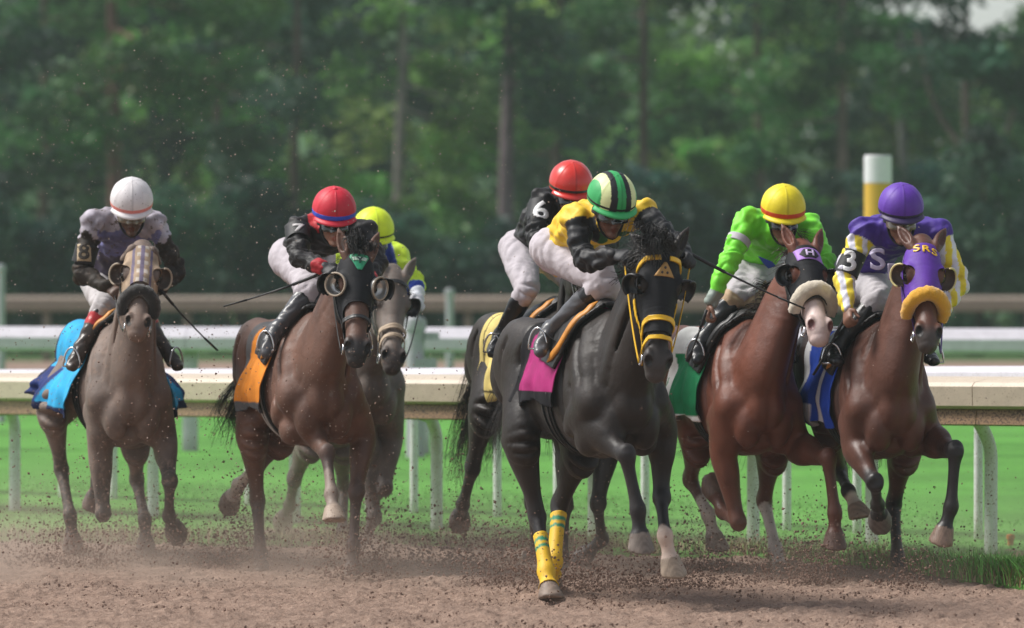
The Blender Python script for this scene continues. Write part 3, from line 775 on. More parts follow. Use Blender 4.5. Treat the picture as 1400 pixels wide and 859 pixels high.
def bridle(H, m, nose=True, t_nose=.37, cheek=True, brow=False, nose_m=None, nw=.022):
    parts = []
    def addp(v, t):
        if len(t): parts.append((v, None, t))
    if cheek:
        line = lambda v: v[:, 2] + .125 + .03 * v[:, 0]
        addp(*clip(HV2, HT2, lambda v: line(v) + .010, lambda v: .010 - line(v), lambda v: v[:, 0] - .0, lambda v: .50 - v[:, 0]))
    if brow: addp(*band(HV2, HT2, .065, .024, .2, lambda v: v[:, 2] + .14))
    V, _, T = join(parts); o = tk(H, 'bridle', V, T, m, H['root'], .005)
    if nose:
        v, t = band(HV2, HT2, t_nose, nw, .25); tk(H, 'noseband', v, t, nose_m or m, o, .006)
    for y in (-1, 1):
        a = np.linspace(0, 2 * math.pi, 17); c = A(.515, y * .066, -.118)
        Pt = c + np.outer(np.cos(a), A(1, 0, 0)) * .026 + np.outer(np.sin(a), A(0, 0, 1)) * .026
        v, f, t = ring_tube(Pt, .005, 6); mk('bit_ring', H['HW'](v), f, t, M_METAL, o)
    H['bridle'] = o
    return o
def rein(H, y, hand, mat, sag=.06, r=.006, w=.011):
    a = H['HW'](A(.53, y * .072, -.125)); b = np.asarray(hand); t = np.linspace(0, 1, 14)
    P = a + np.outer(t, b - a); P[:, 2] -= sag * np.sin(t * math.pi)
    v, f, tt = ring_tube(P, np.stack([np.full(14, r * .55), np.full(14, w)], 1), 8, lat=(0, 1, .2))
    return mk('rein', v, f, tt, mat, H['root'])
def head_decal(H, UV, T, t, y, mat, parent, name, off=.004, rot=0.0):
    ux = nrm(A(math.sin(rot) , math.cos(rot), 0)); uy = nrm(A(-math.cos(rot), math.sin(rot), 0))
    v, tt = decal(UV, T, A(t, y, .03), ux, uy, HBVH, off)
    return tk(H, name, v, tt, mat, parent, .0015)
# ------------------------------------------------------------------ the seven horses
def ccol(base, trim=None, tw=.035, extra=None):
    b = np.array(lin(base)); 
    def fn(v, e, zb):
        c = np.tile(b, (len(v), 1))
        if extra: c = extra(v, e, zb, c)
        if trim is not None: c = np.where((e < tw)[:, None], np.array(lin(trim)), c)
        return c
    return fn
def cmask(c, m, h): return np.where(m[:, None], np.array(lin(h)), c)
M_CLOTH = attr_mat('race_cloth', rough=.7, spec=.2, var=.15, nscale=12, bscale=300, bumpd=.001)
M_CLOTH_MUD = attr_mat('race_cloth_muddy', rough=.7, spec=.2, var=.25, nscale=9, bscale=300, bumpd=.001, dirt=.35)
BLK = (.006, .0055, .006)
HORSES = dict(
 h1=dict(px=180, D=34.0, yaw=12, dz=-.10, coat=(.155, .112, .092), back=(.27, .22, .19), mat=coat_mat('muddy_grey_brown_coat', .62, .5, (.19, .13, .10)), hair_mat=hair_mat('brown_black_hair', (.03, .024, .022)),
   label='dusty grey-brown racehorse with check hood, black shadow roll and turquoise saddle cloth',
   poll=(196, 337), muzzle=(189, 444), muzz=(.17, .115, .09), nostril=(.01, .007, .006), ears=((-.35, -.3, -.85), (-.35, .3, -.85)),
   FR=((136, 600, .12), (141, 704, 1), (133, 655, -1), (127, 692, -1)), FL=((224, 596, .12), (232, 660, 1), (231, 706, -1), (241, 728, -1)),
   HR=((72, 560, -.60), (84, 642, -1), (96, 706, 1), (101, 758, 1)), HL=((184, 600, -.60), (187, 656, -1), (198, 711, 1), (200, 762, 1)),
   points=((.045, .035, .03), .45), hoof=(.13, .095, .08), tail_n=.4, tail_w=.5, tail=[(110, 520, -1.5), (112, 570, -1.65)], cloth_mat=M_CLOTH_MUD,
   cloth=dict(col=ccol('#2f9fd0', '#141c40', .05, lambda v, e, zb, c: cmask(c, (v[:, 0] < -.46) & (v[:, 2] < zb + .28), '#1a2c66')), x0=-.90, zb=1.00, flare=.27, lift=.10)),
 h2=dict(px=443, D=33.0, yaw=14, dz=-.06, coat=(.115, .053, .034), back=(.16, .09, .065), mat=coat_mat('dusty_bay_coat', .35, .42, (.15, .10, .078)), hair_mat=hair_mat('black_hair', (.012, .010, .010)),
   label='bay racehorse in black hood with silver eye cups and orange saddle cloth',
   poll=(491, 347), muzzle=(491, 484), muzz=(.022, .018, .018), ears=((-.93, -.30, .12), (-.93, .30, .12)),
   FR=((418, 575, .18), (447, 622, 1), (453, 676, 1), (457, 712, 1)), FL=((497, 590, .12), (487, 674, 1), (483, 748, -1), (482, 794, 1)),
   HR=((345, 592, -.62), (352, 685, -1), (356, 755, 1), (357, 786, 1)), HL=((385, 590, -.72), (350, 640, -1), (326, 664, -1), (313, 688, -1)),
   points=((.07, .045, .038), .75), socks=dict(FR=((.22, .17, .14), 'mid'), HL=((.62, .52, .44), 'knee')), hoofs=dict(FR=(.30, .23, .18), HL=(.30, .23, .18)), hoof=(.13, .095, .075),
   tail_n=.35, tail_w=.5, tail=[(322, 550, -1.45), (306, 590, -1.7)], forelock=dict(n=220, dir=(.02, -.01, .06), jit=.03, arch=(-.06, 0, .02)), cloth_mat=M_CLOTH,
   cloth=dict(col=ccol('#d9862f', '#5a5a5c', .055), x0=-.62, zb=1.02, flare=.09), strap_mat=plain('pale_girth_edge', '#b9b2ab', .7)),
 h3=dict(px=795, D=33.3, yaw=18, dz=-.03, coat=(.018, .0125, .0105), back=(.050, .041, .037), mat=coat_mat('black_brown_coat_far', .10, .36, spec=.32), hair_mat=hair_mat('black_hair_far', (.02, .018, .018)),
   label='dark brown racehorse with pale yellow saddle cloth and swept tail, beside the rail',
   poll=(800, 312), muzzle=(818, 410), neck=.70, ears=((-.95, -.25, .1), (-.95, .25, .1)),
   FR=((776, 600, .10), (772, 692, 1), (769, 762, -1), (768, 800, 1)), FL=((832, 600, .10), (817, 690, 1), (823, 738, -1), (792, 766, -1)),
   HR=((664, 560, -.62), (646, 640, -1), (633, 690, -1), (628, 712, -1)), HL=((715, 600, -.60), (728, 690, -1), (734, 752, -1), (716, 770, -1)),
   points=((.014, .012, .012), .6), hoofs=dict(HL=(.20, .15, .12)), hoof=(.07, .055, .05), tail=[(668, 520, -1.45), (650, 580, -1.7), (640, 632, -1.9)], tail_w=1.25, cloth_mat=M_CLOTH,
   cloth=dict(col=ccol('#d8c479', None, 0, lambda v, e, zb, c: cmask(c, (e > .045) & (e < .06), '#17171a')), x0=-.72, zb=1.04, flare=.02)),
 h4=dict(px=862, D=30.0, yaw=20, dz=-.02, coat=(.0185, .0128, .0108), back=(.052, .043, .039), mat=coat_mat('black_brown_coat', .06, .36, spec=.30), hair_mat=hair_mat('black_mane_hair', (.028, .025, .026)),
   label='black-brown racehorse with yellow bridle, yellow leg wraps and magenta saddle cloth',
   poll=(909, 342), muzzle=(903, 508), muzz=(.05, .042, .04), neck=.76, ears=((-.6, -.45, -.55), (-.88, .42, -.05)), turn=-4,
   FR=((800, 578, .20), (856, 624, 1), (872, 697, -1), (877, 762, -1)), FL=((905, 575, .12), (904, 682, 1), (909, 732, 1), (922, 790, 1)),
   HR=((712, 600, -.60), (735, 708, -1), (747, 782, 1), (753, 819, 1)), HL=((795, 610, -.58), (765, 692, -1), (757, 768, 1), (752, 800, -1)),
   points=((.020, .017, .018), .6), socks=dict(FL=((.55, .43, .36), 'fet')), hoofs=dict(FL=(.33, .26, .2), FR=(.17, .14, .12)), hoof=(.20, .15, .12),
   tail=[(720, 540, -1.4), (700, 590, -1.6)], mane=dict(n=500, fall=(-.08, -.04, -.02), jit=.04, up=1.0, u0=.62), forelock=dict(n=480, dir=(.03, -.09, .02), jit=.04, arch=(-.06, -.04, .04)), cloth_mat=M_CLOTH,
   cloth=dict(col=ccol('#9c2668', '#141217', .075, lambda v, e, zb, c: cmask(c, (v[:, 0] < -.50), '#141217')), x0=-.60, zb=1.10, flare=.04)),
 h5=dict(px=1045, D=32.6, yaw=14, dz=-.10, coat=(.125, .038, .020), back=(.20, .085, .055), mat=coat_mat('chestnut_coat', .08, .33), hair_mat=hair_mat('dark_chestnut_hair', (.035, .018, .013)),
   label='chestnut racehorse with pink muzzle, cream shadow roll and green saddle cloth',
   poll=(1103, 336), muzzle=(1127, 450), muzz=(.50, .30, .27), muzz_t=.40, blaze=((.58, .45, .42), .33), nostril=(.16, .06, .06), ears=((-.92, -.32, .18), (-.92, .30, .15)), turn=6,
   FR=((985, 605, .15), (1009, 716, 1), (988, 700, -1), (972, 664, -1)), FL=((1085, 610, .20), (1132, 628, 1), (1142, 706, -1), (1141, 748, -1)),
   HR=((952, 600, -.60), (944, 656, -1), (968, 703, 1), (983, 758, 1)), HL=((1055, 610, -.58), (1045, 685, -1), (1060, 750, 1), (1070, 790, 1)),
   points=((.10, .035, .022), .7), socks=dict(HR=((.50, .42, .36), 'mid'), HL=((.55, .48, .43), 'knee')), hoofs=dict(FR=(.10, .06, .045), FL=(.13, .075, .06)), hoof=(.27, .21, .17),
   tail=[(990, 560, -1.5), (955, 620, -1.75)], mane=dict(n=200, fall=(-.02, -.10, -.04), jit=.04), cloth_mat=M_CLOTH,
   cloth=dict(col=ccol('#1f8050', '#e6e4e0', .03, lambda v, e, zb, c: cmask(c, (np.abs(v[:, 0] + .50 + .3 * (v[:, 2] - zb)) < .05) | (v[:, 2] > zb + .38), '#e6e4e0')), x0=-.68, zb=1.02, flare=.06), roll_mat=M_LEATHER_BLACK),
 h6=dict(px=1225, D=32.0, yaw=11, dz=-.10, coat=(.092, .034, .021), back=(.15, .068, .048), mat=coat_mat('bay_coat', .06, .35), hair_mat=hair_mat('black_bay_hair', (.012, .010, .010)),
   label='bay racehorse with black legs, purple hood and yellow shadow roll',
   poll=(1265, 333), muzzle=(1273, 461), muzz=(.06, .045, .04), muzz_t=.50, ears=((-.85, -.40, -.1), (-.88, .38, -.05)), turn=0,
   FR=((1165, 605, .15), (1196, 662, 1), (1200, 690, -1), (1203, 712, -1)), FL=((1268, 600, .20), (1306, 618, 1), (1300, 696, -1), (1286, 742, -1)),
   HR=((1132, 580, -.60), (1148, 645, -1), (1160, 672, 1), (1177, 708, 1)), HL=((1235, 610, -.58), (1222, 690, -1), (1227, 762, 1), (1233, 802, 1)),
   points=((.014, .011, .012), .55), socks=dict(HR=((.5, .42, .34), 'past')), hoofs=dict(FR=(.12, .10, .09), FL=(.24, .16, .12)), hoof=(.26, .19, .14),
   tail=[(1150, 560, -1.5), (1160, 620, -1.7)], cloth_mat=M_CLOTH,
   cloth=dict(col=ccol('#2448b0', None, 0, lambda v, e, zb, c: cmask(cmask(c, (v[:, 0] < -.34) & (v[:, 0] > -.52) & (v[:, 2] < zb + .12), '#e4e4ea'), (v[:, 0] < -.56) | (np.abs(v[:, 0] + .26) < .03), '#e4e4ea')), x0=-.68, zb=1.0, flare=.05)),
 h7=dict(px=508, D=35.6, yaw=20, dz=-.06, coat=(.14, .112, .095), back=(.18, .155, .14), mat=coat_mat('dusty_grey_coat', .5, .5, (.17, .12, .095)), hair_mat=hair_mat('grey_hair', (.05, .042, .038)),
   label='dark grey racehorse with cream noseband behind the orange-clothed bay',
   poll=(541, 374), muzzle=(541, 494), muzz=(.07, .055, .05), ears=((-.93, -.25, .1), (-.88, .38, .1)),
   FR=((505, 618, .12), (511, 708, 1), (497, 750, -1), (490, 774, -1)), FL=((535, 590, .12), (526, 670, 1), (515, 640, -1), (512, 668, -1)),
   HR=((424, 596, -.60), (402, 656, -1), (396, 692, -1), (386, 714, -1)), HL=((465, 600, -.60), (470, 668, -1), (468, 728, 1), (470, 764, 1)),
   points=((.06, .045, .04), .5), hoof=(.14, .10, .08), tail=[(430, 560, -1.5), (432, 610, -1.7)], cloth_mat=M_CLOTH,
   cloth=dict(col=ccol('#b8b8bc', '#26262a', .03), x0=-.6, zb=1.1, flare=.03)),
)
HB = {}
for k_, c_ in HORSES.items():
    HB[k_] = build_horse(c_)
    print(k_, round(time.time() - T0, 1))
# ------------------------------------------------------------------ riders
def face_prims(Fd, fr, k=.012):
    o, e1, e2, e3 = fr; W = lambda x, y, z: o + x * e1 + y * e2 + z * e3; ax = np.array([e1, e2, e3])
    Fd.ell(W(-.005, 0, .015), (.096, .074, .108), ax, k=k)
    Fd.tube([W(.02, 0, -.03), W(.035, 0, -.075), W(.05, 0, -.105)], [(.066, .07), (.054, .055), (.036, .032)], k=.02, lat=e2)
    Fd.ell(W(.078, 0, -.112), (.020, .022, .017), ax, k=.015)                       # chin
    Fd.tube([W(.088, 0, .005), W(.106, 0, -.030), W(.104, 0, -.043)], [.010, .014, .016], k=.010)   # nose
    for y in (-1, 1):
        Fd.ell(W(.060, y * .040, -.030), (.030, .026, .022), ax, k=.015)            # cheekbone
        Fd.ell(W(.078, y * .030, .000), (.014, .016, .011), ax, k=.006, op='sub')
        Fd.ell(W(-.008, y * .076, -.010), (.022, .010, .032), ax, k=.008)           # ear
        Fd.ell(W(.090, y * .034, .018), (.012, .022, .008), ax, k=.01)              # brow
    Fd.ell(W(.090, 0, -.068), (.013, .026, .008), ax, k=.006); Fd.ell(W(.088, 0, -.083), (.012, .022, .009), ax, k=.006)
    Fd.tube([W(.104, -.024, -.076), W(.108, 0, -.075), W(.104, .024, -.076)], [.003, .0045, .003], k=.002, op='sub')
_ff = Field(axis(-.14, .16, .005), axis(-.13, .13, .005), axis(-.17, .17, .005)); face_prims(_ff, CANON)
FV, FQ = _ff.nets(.013); FT = tri(FQ)
GOG = clip(FV, FT, lambda v: .028 - v[:, 2] - .0 * v[:, 0], lambda v: v[:, 2] + .034 - .012 * np.exp(-(v[:, 1] / .016) ** 2), lambda v: v[:, 0] - .028)
STRAP = clip(FV, FT, lambda v: .012 - v[:, 2], lambda v: v[:, 2] + .012, lambda v: .034 - v[:, 0])
def hand_prims(Fd, W, a, c, thumb, grow=0.0, k=.006):
    """a: wrist to knuckles, c: palm side, thumb: side the thumb leaves from"""
    a, c = nrm(a), nrm(c - (c @ nrm(a)) * nrm(a)); b = np.cross(a, c); b = b if b @ thumb > 0 else -b
    Fd.tube([W, W + .03 * a, W + .072 * a], [(.024 + grow, .020 + grow), (.036 + grow, .018 + grow), (.040 + grow, .015 + grow)], k=.012, lat=b, sub=2)
    for i, (o, l) in enumerate(((.030, .92), (.010, 1.0), (-.010, .95), (-.029, .78))):
        p = W + .075 * a + o * b - .004 * c; P = [p]; d = a
        for ang, ln in ((.75, .036), (1.95, .028), (3.0, .022)):
            d = math.cos(ang) * a + math.sin(ang) * c; p = p + d * ln * l; P.append(p)
        Fd.tube(P, [.0105 + grow, .0100 + grow, .0092 + grow, .0080 + grow], k=k, sub=2)
    q = W + .022 * a + .030 * b; Fd.tube([q, q + .030 * (.7 * b + .5 * a + .4 * c), q + .030 * (.7 * b + .5 * a + .4 * c) + .028 * (.8 * a - .1 * b + .6 * c), q + .058 * a + .03 * b + .036 * c], [.014 + grow, .0125 + grow, .011 + grow, .0085 + grow], k=k, sub=2)

def dome(rx, ry, rz, phmax, n=144, m=64, seam=0.0):
    V = []
    for i in range(m + 1):
        ph = phmax * i / m
        for j in range(n):
            th = 2 * math.pi * j / n; s = 1 + seam * (abs(math.cos(3 * th)) ** 40) * min(1, math.sin(ph) * 3)
            V.append((rx * math.sin(ph) * math.cos(th) * s, ry * math.sin(ph) * math.sin(th) * s, rz * math.cos(ph) * s))
    V = np.array(V); i, j = np.meshgrid(np.arange(m), np.arange(n), indexing='ij'); i, j = i.ravel(), j.ravel(); j2 = (j + 1) % n
    return V, np.stack([i * n + j, (i + 1) * n + j, (i + 1) * n + j2, i * n + j2], 1)
M_SKIN = attr_mat('skin', rough=.5, spec=.4, var=.08, nscale=30, bscale=200, bumpd=.0008)
M_SILK = attr_mat('silks', rough=.55, spec=.35, var=.08, nscale=14, bscale=55, bumpd=.004, sheen=.1)
M_SILK_MUD = attr_mat('silks_muddy', rough=.65, spec=.25, var=.25, nscale=10, bscale=55, bumpd=.005, dirt=.45, dirtcol=(.10, .075, .06))
M_BREECH = attr_mat('breeches_cloth', rough=.75, spec=.2, var=.10, nscale=8, bscale=45, bumpd=.006, dirt=.12, dirtcol=(.35, .29, .26))
M_BOOT = attr_mat('boot_leather', rough=.32, spec=.5, var=.2, nscale=20, bscale=70, bumpd=.003, dirt=.22, dirtcol=(.13, .10, .08))
M_HELM = attr_mat('helmet_cover', rough=.5, spec=.4, var=.09, nscale=14, bscale=70, bumpd=.0022)
M_HELM_GL = attr_mat('glossy_helmet', rough=.28, spec=.5, var=.06, nscale=20, bscale=60, bumpd=.001, coat=.2)
M_HELM_MUD = attr_mat('helmet_cover_muddy', rough=.5, spec=.4, var=.08, nscale=20, bscale=160, bumpd=.0008, dirt=.22, dirtcol=(.05, .04, .035), dscale=70)
M_GOG = plain('goggle_lens', (.012, .012, .014), rough=.06, var=0, spec=.8)
M_GOGC = plain('goggle_lens_muddy', (.16, .13, .09), rough=.12, var=.3, spec=.8)
M_STRAPB = plain('black_elastic', (.012, .012, .013), rough=.7)
M_WHITE = plain('white_print', (.78, .78, .78), rough=.6, var=.06)
M_BLACKC = plain('black_cloth', (.012, .012, .014), rough=.6, bumpd=.002, var=.2)

def build_jockey(H, c):
    g = H['rig']; dz = H['dz']; hx = lambda q: g.at(*q)
    Hc = hx(c['helmet']); pit = math.radians(c.get('pitch', 13)); yw = math.radians(c.get('turn', -6))
    h1 = A(math.cos(pit) * math.cos(yw), math.cos(pit) * math.sin(yw), -math.sin(pit)); h2 = nrm(np.cross(A(0, 0, 1), h1)); 
    rl = math.radians(c.get('roll', 0)); h3 = np.cross(h1, h2); h2, h3 = math.cos(rl) * h2 + math.sin(rl) * h3, math.cos(rl) * h3 - math.sin(rl) * h2
    ho = Hc - .078 * h3; hfr = (ho, h1, h2, h3)
    Nb = Hc + A(-.15, 0, -.13)
    pel = hx(c['pelvis']) if 'pelvis' in c else A(-.42, 0, 1.84 + dz)
    OJ = A(-.25, 0, 1.45 + dz)
    root = empty('person', g.M @ Matrix.Translation(Vector(OJ))); tag(root, c['label'], 'person', 'jockeys riding the racehorses')
    arms = {}; legs = {}
    for y, s in ((-1, 'R'), (1, 'L')):
        S = hx(c['sh' + s]); e = c['el' + s]; h = c['ha' + s]
        E = g.J(e[0], e[1], S, .28, e[2]); W = g.J(h[0], h[1], E, .25, h[2]); arms[s] = (S, E, W)
        def outside(q, x0, clear):
            x0 = min(x0, .20); p = g.at(q[0], q[1], x0)
            for x in np.arange(x0, .30, .02):
                p = g.at(q[0], q[1], x)
                if H['samp'](p) >= clear: return p
            return p
        if s == 'R':
            Kn = outside(c['knR'], c['knR'][2] - .04, .045); An = outside(c['anR'], -.26, .05); To = outside(c['toR'], An[0] + .08, .045)
            To = An + nrm(To - An) * .18
        else: Kn, An, To = [q * A(1, -1, 1) for q in legs['R'][1:]]
        legs[s] = (pel + A(0, y * .085, 0), Kn, An, To)
    spine = [pel + A(-.04, 0, -.02), pel + A(.10, 0, .065), .5 * (pel + Nb) + A(-.02, 0, .055), Nb + A(-.10, 0, -.02), Nb]
    yc = .5 * (arms['R'][0] + arms['L'][0])
    spine[3] = .6 * spine[3] + .4 * (yc + A(-.09, 0, .0))
    out = dict(arms=arms, legs=legs, root=root, OJ=OJ, rig=g)
    allp = np.array(spine + [q for s in 'RL' for q in arms[s] + legs[s]] + [Hc])
    def field(pts, st, m=.16):
        pts = np.array(pts); lo, hi = pts.min(0) - m, pts.max(0) + m
        return Field(axis(lo[0], hi[0], st), axis(lo[1], hi[1], st), axis(lo[2], hi[2], st))
    L = lambda p, q, t: p + (q - p) * t
    def torso(F, gr):
        F.tube(spine, np.array([(.135, .12), (.130, .115), (.135, .12), (.150, .105), (.075, .07)]) + gr, k=.03, sub=4)
        for s in 'RL': F.tube([spine[3] + A(.02, 0, .0), L(spine[3], arms[s][0], .6), arms[s][0]], np.array([.085, .082, .066]) + gr, k=.04, sub=2)
    def arm(F, s, gr, end=1.0, cuff=0.0):
        S, E, W = arms[s]; F.tube([S, L(S, E, .45), E, L(E, W, .35), L(E, W, end)], np.array([.060, .050, .043, .042, .030]) + gr + A(0, 0, .004, 0, cuff), k=.03, sub=3)
    def pelvis_legs(F, gr, s=None, end=1.0):
        F.ell(pel + A(-.03, 0, -.02), np.array([.155, .155, .13]) + gr, k=.04)
        for s in 'RL':
            Hp, Kn, An, To = legs[s]; F.tube([Hp, L(Hp, Kn, .35), L(Hp, Kn, .75), Kn, L(Kn, An, .16)], np.array([.115, .102, .080, .066, .060]) + gr, k=.035, sub=3)
    def shin(F, s, gr):
        Hp, Kn, An, To = legs[s]; d = nrm(To - An); dn = nrm(An - Kn)
        F.tube([L(Kn, An, .12), L(Kn, An, .38), L(Kn, An, .75), L(Kn, An, .97)], np.array([.056, .057, .044, .040]) + gr, k=.02, sub=3)
        F.tube([An - .05 * d + .035 * dn, An + .03 * d + .025 * dn, An + .10 * d + .025 * dn, To], np.array([(.032, .036), (.036, .042), (.042, .030), (.032, .024)]) + gr, k=.022, sub=3)
        F.ell(An + .015 * dn, (.042 + gr,) * 3, k=.02)
    # body: one continuous figure under the clothes
    F = field(allp, .0092); face_prims(F, hfr); F.tube([ho + A(-.02, 0, -.05), L(ho, Nb, .6), Nb], [.054, .056, .062], k=.03, sub=2)
    torso(F, -.012); pelvis_legs(F, -.014)
    hands = {}
    for y, s in ((-1, 'R'), (1, 'L')):
        arm(F, s, -.010); shin(F, s, -.012)
        S, E, W = arms[s]; a = nrm(nrm(W - E) + .35 * A(.6, 0, -.5)); hands[s] = (W, a, A(.2, -y * .65, -.75), A(.5, -y * .2, .8))
        hand_prims(F, *hands[s])
    V, Q = F.nets(); skin = np.tile(np.array(c.get('skin', (.17, .085, .052))), (len(V), 1))
    hd = (V - ho) @ np.array([h1, h2, h3]).T
    skin *= (1 + .12 * vnoise(V, 14, 8))[:, None]
    lips = np.linalg.norm((hd - A(.10, 0, -.076)) / A(.02, .03, .016), axis=1) < 1; skin[lips] *= A(.95, .62, .6)
    hair = (hd[:, 2] > -.03) & (hd[:, 0] < -.02) & (np.abs(hd).max(1) < .2); skin[hair] = (.015, .012, .01)
    mk('body', V - OJ, Q, None, M_SKIN, root, cols=skin)
    # jacket
    jp = spine + [q for s in 'RL' for q in arms[s]]
    F = field(jp, .0078, .14); torso(F, .010); [arm(F, s, .012, .93, .0) for s in 'RL']; F.tube([Nb - A(.03, 0, .02), Nb + A(.035, 0, .035)], [.09, .066], k=.03)
    V, Q = F.nets(); T = tri(Q); n_ = vnormals(V, T)
    sr, dr = seg_param(V, arms['R']); sl_, dl = seg_param(V, arms['L'])
    sp, dt = seg_param(V, spine)
    nr = np.minimum(dr, dl); arm_w = np.clip((.12 - nr) / .05, 0, 1)
    s_arm = np.where(dr < dl, sr, sl_)
    wr = vnoise(V @ np.array([[1.6, .5, .2], [-.3, .7, .9], [.2, -1.1, 1.2]]), 5.5, 21 + int(c['helmet'][0])) ; wr2 = vnoise(V, 15, 22)
    fold = np.abs(wr) ** .7 * np.sign(wr)
    sb = .006 * np.sin(s_arm * 75 + 3 * wr) * arm_w * np.exp(-((s_arm - .28) / .16) ** 2)
    V = V + n_ * (.0098 * fold + .003 * wr2 + 1.1 * sb)[:, None]
    info = dict(V=V, sr=sr, dr=dr, sl=sl_, dl=dl, sp=sp, dt=dt, nr=nr, s=s_arm, y=V[:, 1] - yc[1], z=V[:, 2], Nb=Nb, yc=yc, hd=(V - ho), n=n_, R=dr < dl)
    jm = c.get('jmat', M_SILK)
    Vc, Tc = V, T
    jk = mk('jacket', V - OJ, Q, None, jm, root, cols=np.clip(c['silks'](info), .004, 1)); out['jacket'] = jk; out['JVT'] = (V, T)
    for b in c.get('bands', []):                                                     # arm band with its number
        s = b['arm']; S, E, W = arms[s]; ax = nrm(E - S); ctr = L(S, E, b.get('t', .45))
        F2 = field([S, E], .007, .12); arm(F2, s, .020); bv, bq = F2.nets()
        bv, bt = clip(bv, tri(bq), lambda v: (v - ctr) @ ax + b['h'] / 2, lambda v: b['h'] / 2 - (v - ctr) @ ax)
        ab = mk('arm_band', bv - OJ, None, bt, b.get('mat', M_BLACKC), jk, solid=.006)
        view = nrm(A(*b.get('face', (1, -.25, .2)))); up0 = A(0, b.get('lean', 0), 1); up = nrm(up0 - (up0 @ view) * view); rt = np.cross(up, view)
        if b.get('patch'):
            uv, tt = poly_mesh([(-b['pw'] / 2, -b['ph'] / 2), (b['pw'] / 2, -b['ph'] / 2), (b['pw'] / 2, b['ph'] / 2), (-b['pw'] / 2, b['ph'] / 2)], 3)
            dv, dtt = decal(uv, tt, ctr, rt, up, (bv, bt), .005); mk('number_patch', dv - OJ, None, dtt, b['patch'], ab, solid=.002)
        if b.get('text'):
            uv, tt = text_mesh(b['text'], b['size']); dv, dtt = decal(uv * A(b.get('wide', 1.1), 1), tt, ctr, rt, up, (bv, bt), .0085 if b.get('patch') else .006)
            mk('number', dv - OJ, None, dtt, b.get('tmat', M_WHITE), ab, solid=.002)
    for d in c.get('prints', []):                                                    # letters and patches on the silks
        org = hx(d['at']); view = nrm(A(*d.get('face', (1, -.1, .15)))); up = nrm(A(0, d.get('lean', 0), 1) - (A(0, d.get('lean', 0), 1) @ view) * view); rt = np.cross(up, view)
        uv, tt = text_mesh(d['text'], d['size']) if 'text' in d else poly_mesh(d['poly'], 3)
        dv, dtt = decal(uv * A(d.get('wide', 1.0), 1), tt, org, rt, up, (V, T), .005); mk('print', dv - OJ, None, dtt, d['mat'], jk, solid=.002)
    # breeches
    F = field([pel] + [q for s in 'RL' for q in legs[s][:2]] + [L(legs[s][1], legs[s][2], .2) for s in 'RL'], .0085, .17); pelvis_legs(F, .004)
    V, Q = F.nets(); n_ = vnormals(V, tri(Q)); V = V + n_ * (.006 * np.abs(vnoise(V @ np.array([[1.5, .4, .3], [-.3, .8, .9], [.2, -1.0, 1.3]]), 5, 31)) + .002 * vnoise(V, 16, 32))[:, None]
    bc = np.tile(np.array(lin(c.get('breech', '#bdb6bc'))), (len(V), 1))
    if 'breech_fn' in c: bc = c['breech_fn'](V, bc, legs)
    mk('breeches', V - OJ, Q, None, M_BREECH, root, cols=bc)
    for y, s in ((-1, 'R'), (1, 'L')):                                               # boots
        F = field(legs[s][1:], .0075, .11); shin(F, s, .004); V, Q = F.nets(); Kn, An = legs[s][1], legs[s][2]
        V = V + vnormals(V, tri(Q)) * (.003 * vnoise(V, 12, 41))[:, None]
        u_ = (V - Kn) @ nrm(An - Kn) / np.linalg.norm(An - Kn)
        bt = mk('boot', V - OJ, Q, None, c.get('boot_mat', M_BOOT), root, cols=c['boot'](u_, V, y))
    for y, s in ((-1, 'R'), (1, 'L')):
        gm = c.get('glove')
        if gm is not None:
            F = field([hands[s][0], hands[s][0] + .12 * hands[s][1]], .0055, .07); hand_prims(F, *hands[s], grow=.003); F.tube([L(arms[s][1], arms[s][2], .9), hands[s][0]], [.034, .034], k=.01, sub=1)
            V, Q = F.nets(); mk('glove', V - OJ, Q, None, gm, root)
    # helmet
    HWj = lambda v: ho + np.asarray(v)[:, :1] * h1 + np.asarray(v)[:, 1:2] * h2 + np.asarray(v)[:, 2:3] * h3 - OJ
    hp = pit + math.radians(c.get('tilt', 13)); k1 = nrm(A(math.cos(hp) * math.cos(yw), math.cos(hp) * math.sin(yw), -math.sin(hp))); k2 = h2; k3 = np.cross(k1, k2)
    HWh = lambda v: Hc + np.asarray(v)[:, :1] * k1 + np.asarray(v)[:, 1:2] * k2 + (np.asarray(v)[:, 2:3] - .045) * k3 - OJ
    hc = c['helm']; V, Q = dome(.143, .125, .130, math.radians(112), seam=.014); T = tri(Q)
    V = V + A(-.006, 0, .045); rimz = lambda v: .016 + .016 * np.clip(v[:, 0] / .15, -1, 1) 
    V2, T2 = clip(V, T, lambda v: v[:, 2] - rimz(v)); 
    hm = hc.get('mat', M_HELM)
    hel = mk('helmet', HWh(V2), None, T2, hm, root, cols=np.clip(hc['col'](V2 - A(-.006, 0, .045)) * (1 - .32 * np.exp(-(np.abs(np.sin(1.5 * np.arctan2(V2[:, 1], V2[:, 0] + .006))) / .055) ** 2))[:, None], .004, 1), solid=.012)
    th = np.linspace(-1.15, 1.15, 21); rows = []
    for r_ in (0, .35, .7, 1.0):                                                     # visor
        ex = .040 * np.cos(th * .98) ** .8 * r_
        x = (.145 + ex) * np.cos(th) - .006; yy = (.126 + ex * .7) * np.sin(th)
        rows.append(np.stack([x, yy, rimz(np.stack([x, yy, yy], 1)) + .006 - .012 * r_ - .008 * r_ * r_], 1))
    VV = np.concatenate(rows); n = 21; i, j = np.meshgrid(np.arange(3), np.arange(20), indexing='ij'); i, j = i.ravel(), j.ravel()
    vc = np.tile(np.array(lin(hc.get('visor', '#202020'))), (len(VV), 1))
